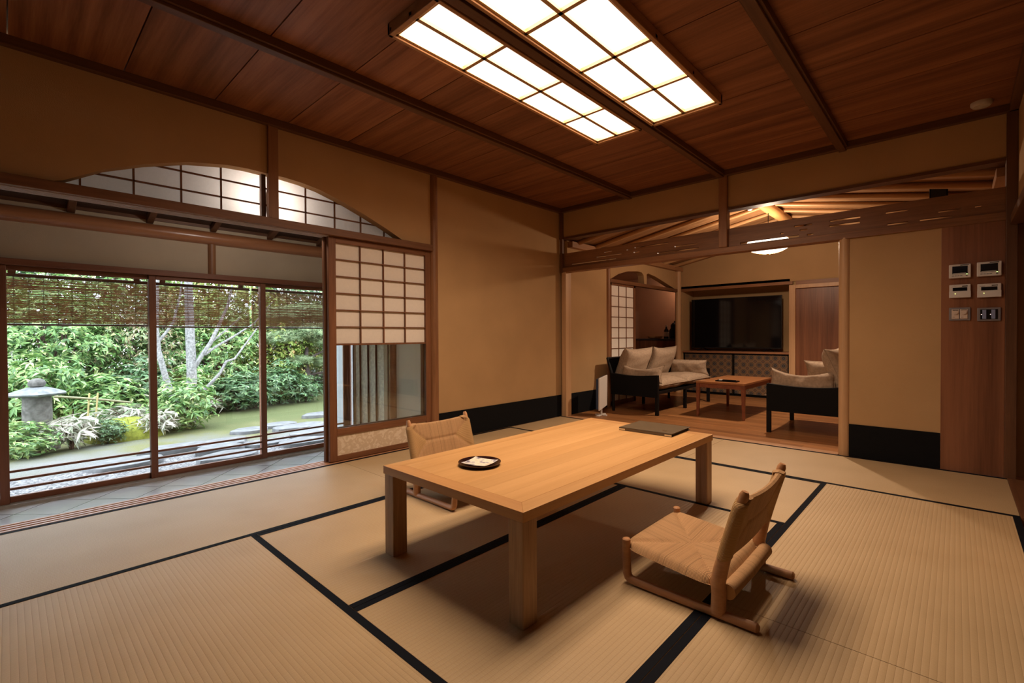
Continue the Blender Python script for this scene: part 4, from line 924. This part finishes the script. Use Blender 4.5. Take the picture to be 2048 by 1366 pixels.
stones = [(-5.62, 1.60, .30, .19), (-6.06, 1.62, .26, .17), (-6.48, 1.75, .33, .20), (-6.54, 1.30, .36, .20), (-7.28, 2.75, .26, .16), (-6.87, 2.86, .34, .20), (-7.15, 2.30, .24, .16), (-7.71, 3.55, .32, .20), (-5.75, 2.45, .30, .18), (-6.15, 2.72, .28, .18), (-6.10, .80, .34, .19), (-6.42, 3.05, .26, .16), (-6.02, 2.12, .24, .15)]
sl = ['flat stepping stone nearest the glass below the middle door', 'flat stepping stone behind the nearest one in the gravel', 'broad stepping stone in front of the low bush', 'long stepping stone beside the moss mound', 'stepping stone at the moss edge in line with the dark hedge', 'stepping stone in the sandy path before the pine', 'small stepping stone at the foot of the pale moss bank', 'farthest stepping stone on the path toward the pine', 'dark stepping stone just outside the last glass door', 'stepping stone beside the dark one outside the last glass door', 'dark stepping stone at the gravel edge before the lantern', 'stepping stone on the path past the last door stones', 'small stepping stone in the gravel between the middle and last doors']
for i, ((x, y, a, b_), lb) in enumerate(zip(stones, sl)):
    rn = random.Random(i); r0 = [rn.uniform(.82, 1.15) for _ in range(12)]
    rr_ = lambda k_: r0[k_ % 12]
    vs = []; n = 24
    s = MB()
    def pt(u, v, a=a, b_=b_, r0=r0):
        ang = 2*math.pi*u; k_ = u*12; q = r0[int(k_) % 12]*(1-(k_ % 1))+r0[(int(k_)+1) % 12]*(k_ % 1)
        t = v; rad = math.sin(min(1, t*1.15)*math.pi/2) if t < .87 else 1.0
        z = .055*(1-(t*1.0)**6) if t < .9 else .055*(1-.9**6)-(t-.9)*.9
        return (b_*q*rad*math.cos(ang), a*q*rad*math.sin(ang), z)
    s.grid(pt, 24, 8)
    tag(s.build('stepping_stone', STONE, loc=(x, y, gz(x, y)+(.012 if x > -6.4 else 0)), smooth=True), lb, 'stepping stone', 'stepping stones across the garden')
# stone lantern
LX, LY = -7.85, .235
ln = thing('stone_lantern', 'weathered stone garden lantern with a broad six-sided cap', 'stone lantern', (LX, LY, gz(LX, LY)))
LST = plain('lantern_stone', (.10, .097, .085), .85, .2, noise=.4, ns=22)
MB().lathe([(.20, -.02), (.19, .03), (.15, .06)], n=20).build('base', LST, ln, smooth=True)
MB().lathe([(.125, .05), (.128, .3), (.13, .45), (.125, .64)], n=24).build('pillar', LST, ln, smooth=True)
MB().lathe([(.11, .625), (.272, .655), (.285, .672), (.17, .715), (.085, .742), (.06, .744)], n=6).build('cap', plain('lantern_cap', (.13, .14, .138), .8, .25, noise=.35, ns=18), ln)
MB().lathe([(.045, .740), (.072, .758), (.080, .79), (.065, .822), (.03, .842), (.001, .848)], n=20).build('finial', LST, ln, smooth=True)
bp = thing('bamboo_spout', 'slanting pale bamboo pole resting beside the stone lantern', 'bamboo pole', (-8.35, .40, .0))
MB().tube([(0, 0, .26), (0, .25, .215), (0, .50, .165), (.0, .78, .10)], [.016, .016, .015, .014], 10).build('pole', plain('bamboo', (.17, .16, .08), .4), bp, smooth=True)
for yy_ in (.30, .38): MB().tube([(0, yy_, -.32), (.02*(1 if yy_ > .33 else -1), yy_+.04, .27)], .010, 8).build('support', plain('bamboo_old', (.40, .33, .14), .5), bp, smooth=True)

# foliage
def leaf_mesh(name, n_whorl, per, L, W, dims, seed, droop=.2, core=.45, mat=None, flatb=0., spread=.9):
    rg = np.random.default_rng(seed)
    d = rg.normal(size=(n_whorl, 3)); d /= np.linalg.norm(d, axis=1)[:, None]
    if flatb: d[:, 2] = np.abs(d[:, 2])*(1-flatb)+d[:, 2]*flatb
    rad = core + (1-core)*rg.random(n_whorl)**.6
    lump = 1 + .16*np.sin(5*d[:, 0]*3+seed) * np.cos(4*d[:, 1]*3) + .12*np.sin(7*d[:, 2]+d[:, 1]*6)
    P = d*(rad*lump)[:, None]*np.array(dims)
    axis = d*.7+np.array([0, 0, .8])+rg.normal(size=d.shape)*.3; axis /= np.linalg.norm(axis, axis=1)[:, None]
    P = np.repeat(P, per, 0); A = np.repeat(axis, per, 0); N = len(P)
    rv = rg.normal(size=(N, 3)); t = np.cross(A, rv); t /= np.linalg.norm(t, axis=1)[:, None]
    dr = t*spread + A*(1-spread)*1.5*rg.random(N)[:, None] - np.array([0, 0, droop])*rg.random(N)[:, None]; dr /= np.linalg.norm(dr, axis=1)[:, None]
    sd = np.cross(dr, A); sd /= np.linalg.norm(sd, axis=1)[:, None]+1e-9; up = np.cross(sd, dr)
    ls = L*(.65+.7*rg.random(N))[:, None]; ws = W*(.7+.6*rg.random(N))[:, None]
    v0 = P; v1 = P+dr*ls*.45+sd*ws*.5+up*ws*.22; v2 = P+dr*ls - up*ls*.12; v3 = P+dr*ls*.45-sd*ws*.5+up*ws*.22
    V = np.stack([v0, v1, v2, v3], 1).reshape(-1, 3)
    me = bpy.data.meshes.new(name); me.vertices.add(4*N); me.vertices.foreach_set('co', V.ravel())
    idx = np.arange(N)*4; F = np.stack([idx, idx+1, idx+2, idx, idx+2, idx+3], 1).reshape(-1)
    me.loops.add(6*N); me.loops.foreach_set('vertex_index', F.astype(np.int32))
    me.polygons.add(2*N); me.polygons.foreach_set('loop_start', np.arange(2*N)*3); me.polygons.foreach_set('loop_total', np.full(2*N, 3))
    me.update(calc_edges=True); me.validate(); me.materials.append(mat); return me
L_GREEN = leafmat('leaf_green', [(0, (0.056, 0.131, 0.031)), (.35, (0.113, 0.241, 0.060)), (.65, (0.191, 0.342, 0.091)), (.88, (0.337, 0.452, 0.140)), (1, (0.563, 0.602, 0.301))])
L_DARK = leafmat('leaf_dark', [(0, (0.035, 0.086, 0.036)), (.5, (0.078, 0.170, 0.060)), (.85, (0.157, 0.270, 0.101)), (1, (0.316, 0.402, 0.221))])
L_YELL = leafmat('leaf_yellow_green', [(0, (0.102, 0.181, 0.031)), (.4, (0.224, 0.342, 0.070)), (.8, (0.429, 0.482, 0.120)), (.95, (0.585, 0.503, 0.200)), (1, (0.507, 0.251, 0.120))])
L_PINE = leafmat('pine_needle', [(0, (0.153, 0.256, 0.122)), (.5, (0.337, 0.466, 0.241)), (1, (0.643, 0.707, 0.423))])
L_SASA = leafmat('striped_grass', [(0, (0.150, 0.217, 0.100)), (.4, (0.375, 0.385, 0.285)), (1, (0.703, 0.636, 0.552))])
L_RED = leafmat('leaf_bronze', [(0, (0.091, 0.151, 0.050)), (.5, (0.180, 0.251, 0.091)), (.8, (0.337, 0.241, 0.120)), (1, (0.618, 0.503, 0.383))])
TWIG = plain('dark_twig', (.085, .055, .04), .8, .2, noise=.3, ns=40)
def bush_core(me_seed):
    m = MB(); rn = random.Random(me_seed)
    for i in range(9):
        a = rn.uniform(0, 6.28); e = rn.uniform(.25, .75)
        p1 = Vector((.12*math.cos(a), .12*math.sin(a), -.35)); p2 = Vector((e*math.cos(a)*.7, e*math.sin(a)*.7, rn.uniform(0, .75)))
        m.tube([(.04*math.cos(a), .04*math.sin(a), -1.0), p1, (p1+p2)/2+Vector((rn.uniform(-.1, .1), rn.uniform(-.1, .1), .05)), p2], [.03, .022, .015, .006], 6)
    return m
FOL = {
 'big': leaf_mesh('foliage_a', 1900, 6, .085, .030, (1, 1, 1), 3, mat=L_GREEN),
 'dark': leaf_mesh('foliage_b', 1800, 6, .080, .032, (1, 1, 1), 5, mat=L_DARK),
 'yell': leaf_mesh('foliage_c', 1800, 6, .085, .030, (1, 1, 1), 8, mat=L_YELL),
 'red': leaf_mesh('foliage_d', 1600, 6, .080, .030, (1, 1, 1), 9, mat=L_RED),
 'small': leaf_mesh('foliage_e', 330, 6, .24, .075, (1, 1, 1), 12, mat=L_GREEN, core=.3),
 'smalld': leaf_mesh('foliage_f', 420, 6, .19, .07, (1, 1, 1), 13, mat=L_DARK, core=.3),
 'sasa': leaf_mesh('foliage_g', 70, 5, .55, .075, (.8, .8, .6), 15, mat=L_SASA, core=.1, droop=.5, spread=.8),
 'pine': leaf_mesh('foliage_h', 900, 12, .20, .015, (1, 1, .55), 17, mat=L_PINE, core=.35, spread=.6, droop=0),
}
_core = bush_core(4).build('branches', TWIG, fix=False)
CORE = _core.data; COL.objects.unlink(_core)
def shrub(kind, x, y, rx, ry, rz, label, group='shrubs of the garden hedge', name='shrub', zoff=0., rot=None):
    zb = gz(x, y)
    r = thing(name, label, 'shrub', (x, y, zb+rz*.96+zoff), random.uniform(0, 6.28) if rot is None else rot, group, 'thing')
    r.scale = (rx, ry, rz)
    for nm, me in (('foliage', FOL[kind]), ('branches', CORE)):
        o = bpy.data.objects.new(nm, me); COL.objects.link(o); o.parent = r
    return r
BK = [('dark', -12.6, -3.2, 'beyond the lantern door, out past the hedge corner'), ('dark', -12.4, -.9, 'far behind the stone lantern'), ('big', -12.6, 1.2, 'behind the leaning pale trunk'), ('yell', -12.4, 3.2, 'behind the pale tree branches'), ('dark', -12.6, 5.3, 'behind the pine'), ('dark', -12.4, 7.6, 'beyond the pine, past the last glass door')]
for k_, x, y, lb in BK: shrub(k_, x, y, 1.5, 1.5, 1.9, 'tall evergreen shrub '+lb, 'tall evergreens at the back of the garden', 'tall_shrub')
MID = [('big', -10.4, -1.4, 1.1, 1.2, 1.05, 'leafy green shrub before the lantern door edge'), ('big', -10.5, .55, 1.0, 1.1, 1.12, 'leafy bright green shrub directly behind the stone lantern cap'), ('red', -10.6, 1.75, .9, .8, 1.1, 'bronze-tipped shrub behind the leaning pale trunk'), ('big', -10.5, 2.75, 1.0, .9, 1.05, 'lush green shrub behind the main pale trunk'), ('yell', -10.6, 3.95, .9, .9, .95, 'yellow-green shrub beside the lower pale branches'), ('red', -11.3, 4.9, 1.0, 1.0, 1.15, 'bronze-tipped shrub behind the pine pads'), ('big', -10.9, 6.4, 1.1, 1.2, 1.0, 'green shrub beyond the pine')]
for k_, x, y, a, b_, c_, lb in MID: shrub(k_, x, y, a, b_, c_, lb, 'shrubs in the middle of the garden', zoff=-.05)
for k_, x, y, a, b_, c_, lb in [
  ('small', -8.05, 1.70, .42, .48, .36, 'low spreading bush at the foot of the pale tree'),
  ('small', -7.45, .10, .30, .38, .20, 'low pruned bush in front of the stone lantern'),
  ('smalld', -9.2, 2.75, .45, .60, .33, 'low dark hedge bush at the moss bank'),
  ('sasa', -7.55, .50, .33, .33, .26, 'white-striped bamboo grass clump beside the lantern foot'),
  ('smalld', -7.60, .84, .18, .20, .17, 'small dark green tuft before the moss mound'),
  ('sasa', -8.3, 1.12, .40, .40, .24, 'white-striped bamboo grass clump behind the moss mound'),
  ('sasa', -7.75, 1.38, .26, .28, .22, 'white-striped bamboo grass clump at the near end of the middle door'),
  ('smalld', -9.5, 3.60, .45, .55, .42, 'grey-green low bush at the edge of the sandy path'),
  ('small', -9.0, 1.00, .50, .55, .40, 'bright low bush above the bamboo pole'),
  ('small', -9.3, -.25, .55, .55, .45, 'bright low bush beside the lantern cap edge'),
  ('sasa', -9.2, 2.30, .35, .40, .20, 'white-striped bamboo grass under the pale tree branches'),
  ('smalld', -9.25, 3.05, .35, .50, .36, 'small dark bush joining the hedge bush and the grey-green bush'),
  ('smalld', -9.45, 4.05, .30, .35, .26, 'dark leafy bush between the grey-green bush and the pine'),
  ('small', -9.3, 2.05, .40, .45, .42, 'leafy bush right behind the foot of the pale tree'),
  ('smalld', -9.4, 1.45, .45, .50, .50, 'dark leafy bush behind the moss mound'),
  ('small', -9.1, .25, .45, .45, .55, 'leafy bush just behind the lantern pillar'),
  ('smalld', -10.2, 5.35, .5, .6, .26, 'low dark bush beside the pine foot')]:
    shrub(k_, x, y, a, b_, c_, lb, 'low plants along the moss', 'low_bush' if k_ != 'sasa' else 'bamboo_grass')
# moss mound
ms = plain('bright_moss', (.17, .19, .03), .95, .1, noise=.3, ns=30)
mm = MB(); mm.grid(lambda u, v: (.36*math.cos(6.2832*u)*math.sin(v*1.5708)*(1+.12*math.sin(9*u)), .46*math.sin(6.2832*u)*math.sin(v*1.5708)*(1+.10*math.cos(12*u)), .27*max(0., math.cos(v*1.5708))**.8+.012*math.sin(20*u+9*v)), 36, 12)
tag(mm.build('moss_mound', ms, loc=(-7.95, 1.06, gz(-7.95, 1.06)-.02), smooth=True), 'bright yellow-green moss mound beside the bamboo grass', 'moss mound')
# pale tree
BARKM = plain('lichen_bark', (.21, .21, .20), .9, .15, noise=.45, ns=38)
tx, ty = -8.6, 1.945; tz = gz(tx, ty)
tree = thing('pale_tree', 'multi-stemmed tree with pale lichen bark behind the middle glass door', 'tree', (tx, ty, tz))
MB().tube([(0, 0, -.05), (.02, -.01, .3), (0, .0, .8), (-.03, -.01, 1.4), (.0, -.03, 2.2), (.05, .02, 3.2)], [.10, .072, .066, .062, .052, .035], 14).build('trunk', BARKM, tree, smooth=True)
MB().tube([(.05, -.10, -.05), (.06, -.25, .36), (.05, -.34, .7), (.02, -.42, 1.10), (0, -.44, 1.45), (0, -.42, 2.2), (.1, -.5, 3.0)], [.060, .045, .040, .038, .034, .028, .018], 12).build('trunk', BARKM, tree, smooth=True)
br = [([(0, -.42, 1.22), (.05, -.33, 1.36), (.08, -.24, 1.52), (.1, -.16, 1.9), (.1, -.1, 2.5)], [.024, .020, .018, .014, .008]),
      ([(0, .02, .80), (.05, .12, 1.0), (.06, .24, 1.20), (.05, .34, 1.42), (.1, .48, 1.8), (.1, .6, 2.4)], [.038, .032, .030, .026, .02, .01]),
      ([(.05, .16, 1.02), (.0, .36, 1.16), (-.05, .60, 1.30), (0, .90, 1.52), (0, 1.2, 1.9)], [.022, .018, .016, .012, .007]),
      ([(.06, .26, 1.22), (.0, .45, 1.38), (.0, .70, 1.62)], [.016, .012, .008]),
      ([(.0, .02, .34), (.05, .20, .52), (.03, .38, .72), (.05, .46, .90), (.0, .60, .94), (0, .85, 1.30), (0, 1.05, 1.6)], [.030, .026, .022, .020, .016, .012, .007])]
for p, r_ in br: MB().tube(p, r_, 8).build('branch', BARKM, tree, smooth=True)
# pine
px_, py_ = -10.0, 4.335
pine = thing('pine_tree', 'small trained pine with flat needle pads outside the last glass door', 'tree', (px_, py_, gz(px_, py_)-.02))
PB = plain('pine_bark', (.075, .06, .055), .9, .15, noise=.35, ns=30)
MB().tube([(0, 0, -.1), (.02, .03, .15), (0, 0, .45), (.02, -.05, .75), (0, .0, 1.05)], [.10, .085, .070, .055, .03], 10).build('trunk', PB, pine, smooth=True)
for p, r_ in [([(0, -.05, .75), (0, -.25, .88), (.05, -.50, 1.05)], [.03, .025, .012]), ([(0, 0, .80), (.05, .22, .92), (0, .45, 1.0)], [.028, .02, .01]), ([(0, 0, .45), (.05, .20, .50), (.1, .42, .50)], [.025, .02, .01])]:
    MB().tube(p, r_, 8).build('branch', PB, pine, smooth=True)
for (x, y, z, s_) in [(0, -.48, 1.28, .42), (.05, .0, 1.42, .46), (0, .42, 1.22, .42), (.12, .45, .74, .34), (.10, -.2, .80, .26), (-.1, .1, 1.8, .5), (0, -.5, 1.75, .4), (.05, .6, 1.7, .45)]:
    o = bpy.data.objects.new('needle_pad', FOL['pine']); COL.objects.link(o); o.parent = pine; o.location = (x, y, z); o.scale = (s_, s_, s_*.62); o.rotation_euler.z = s_*20
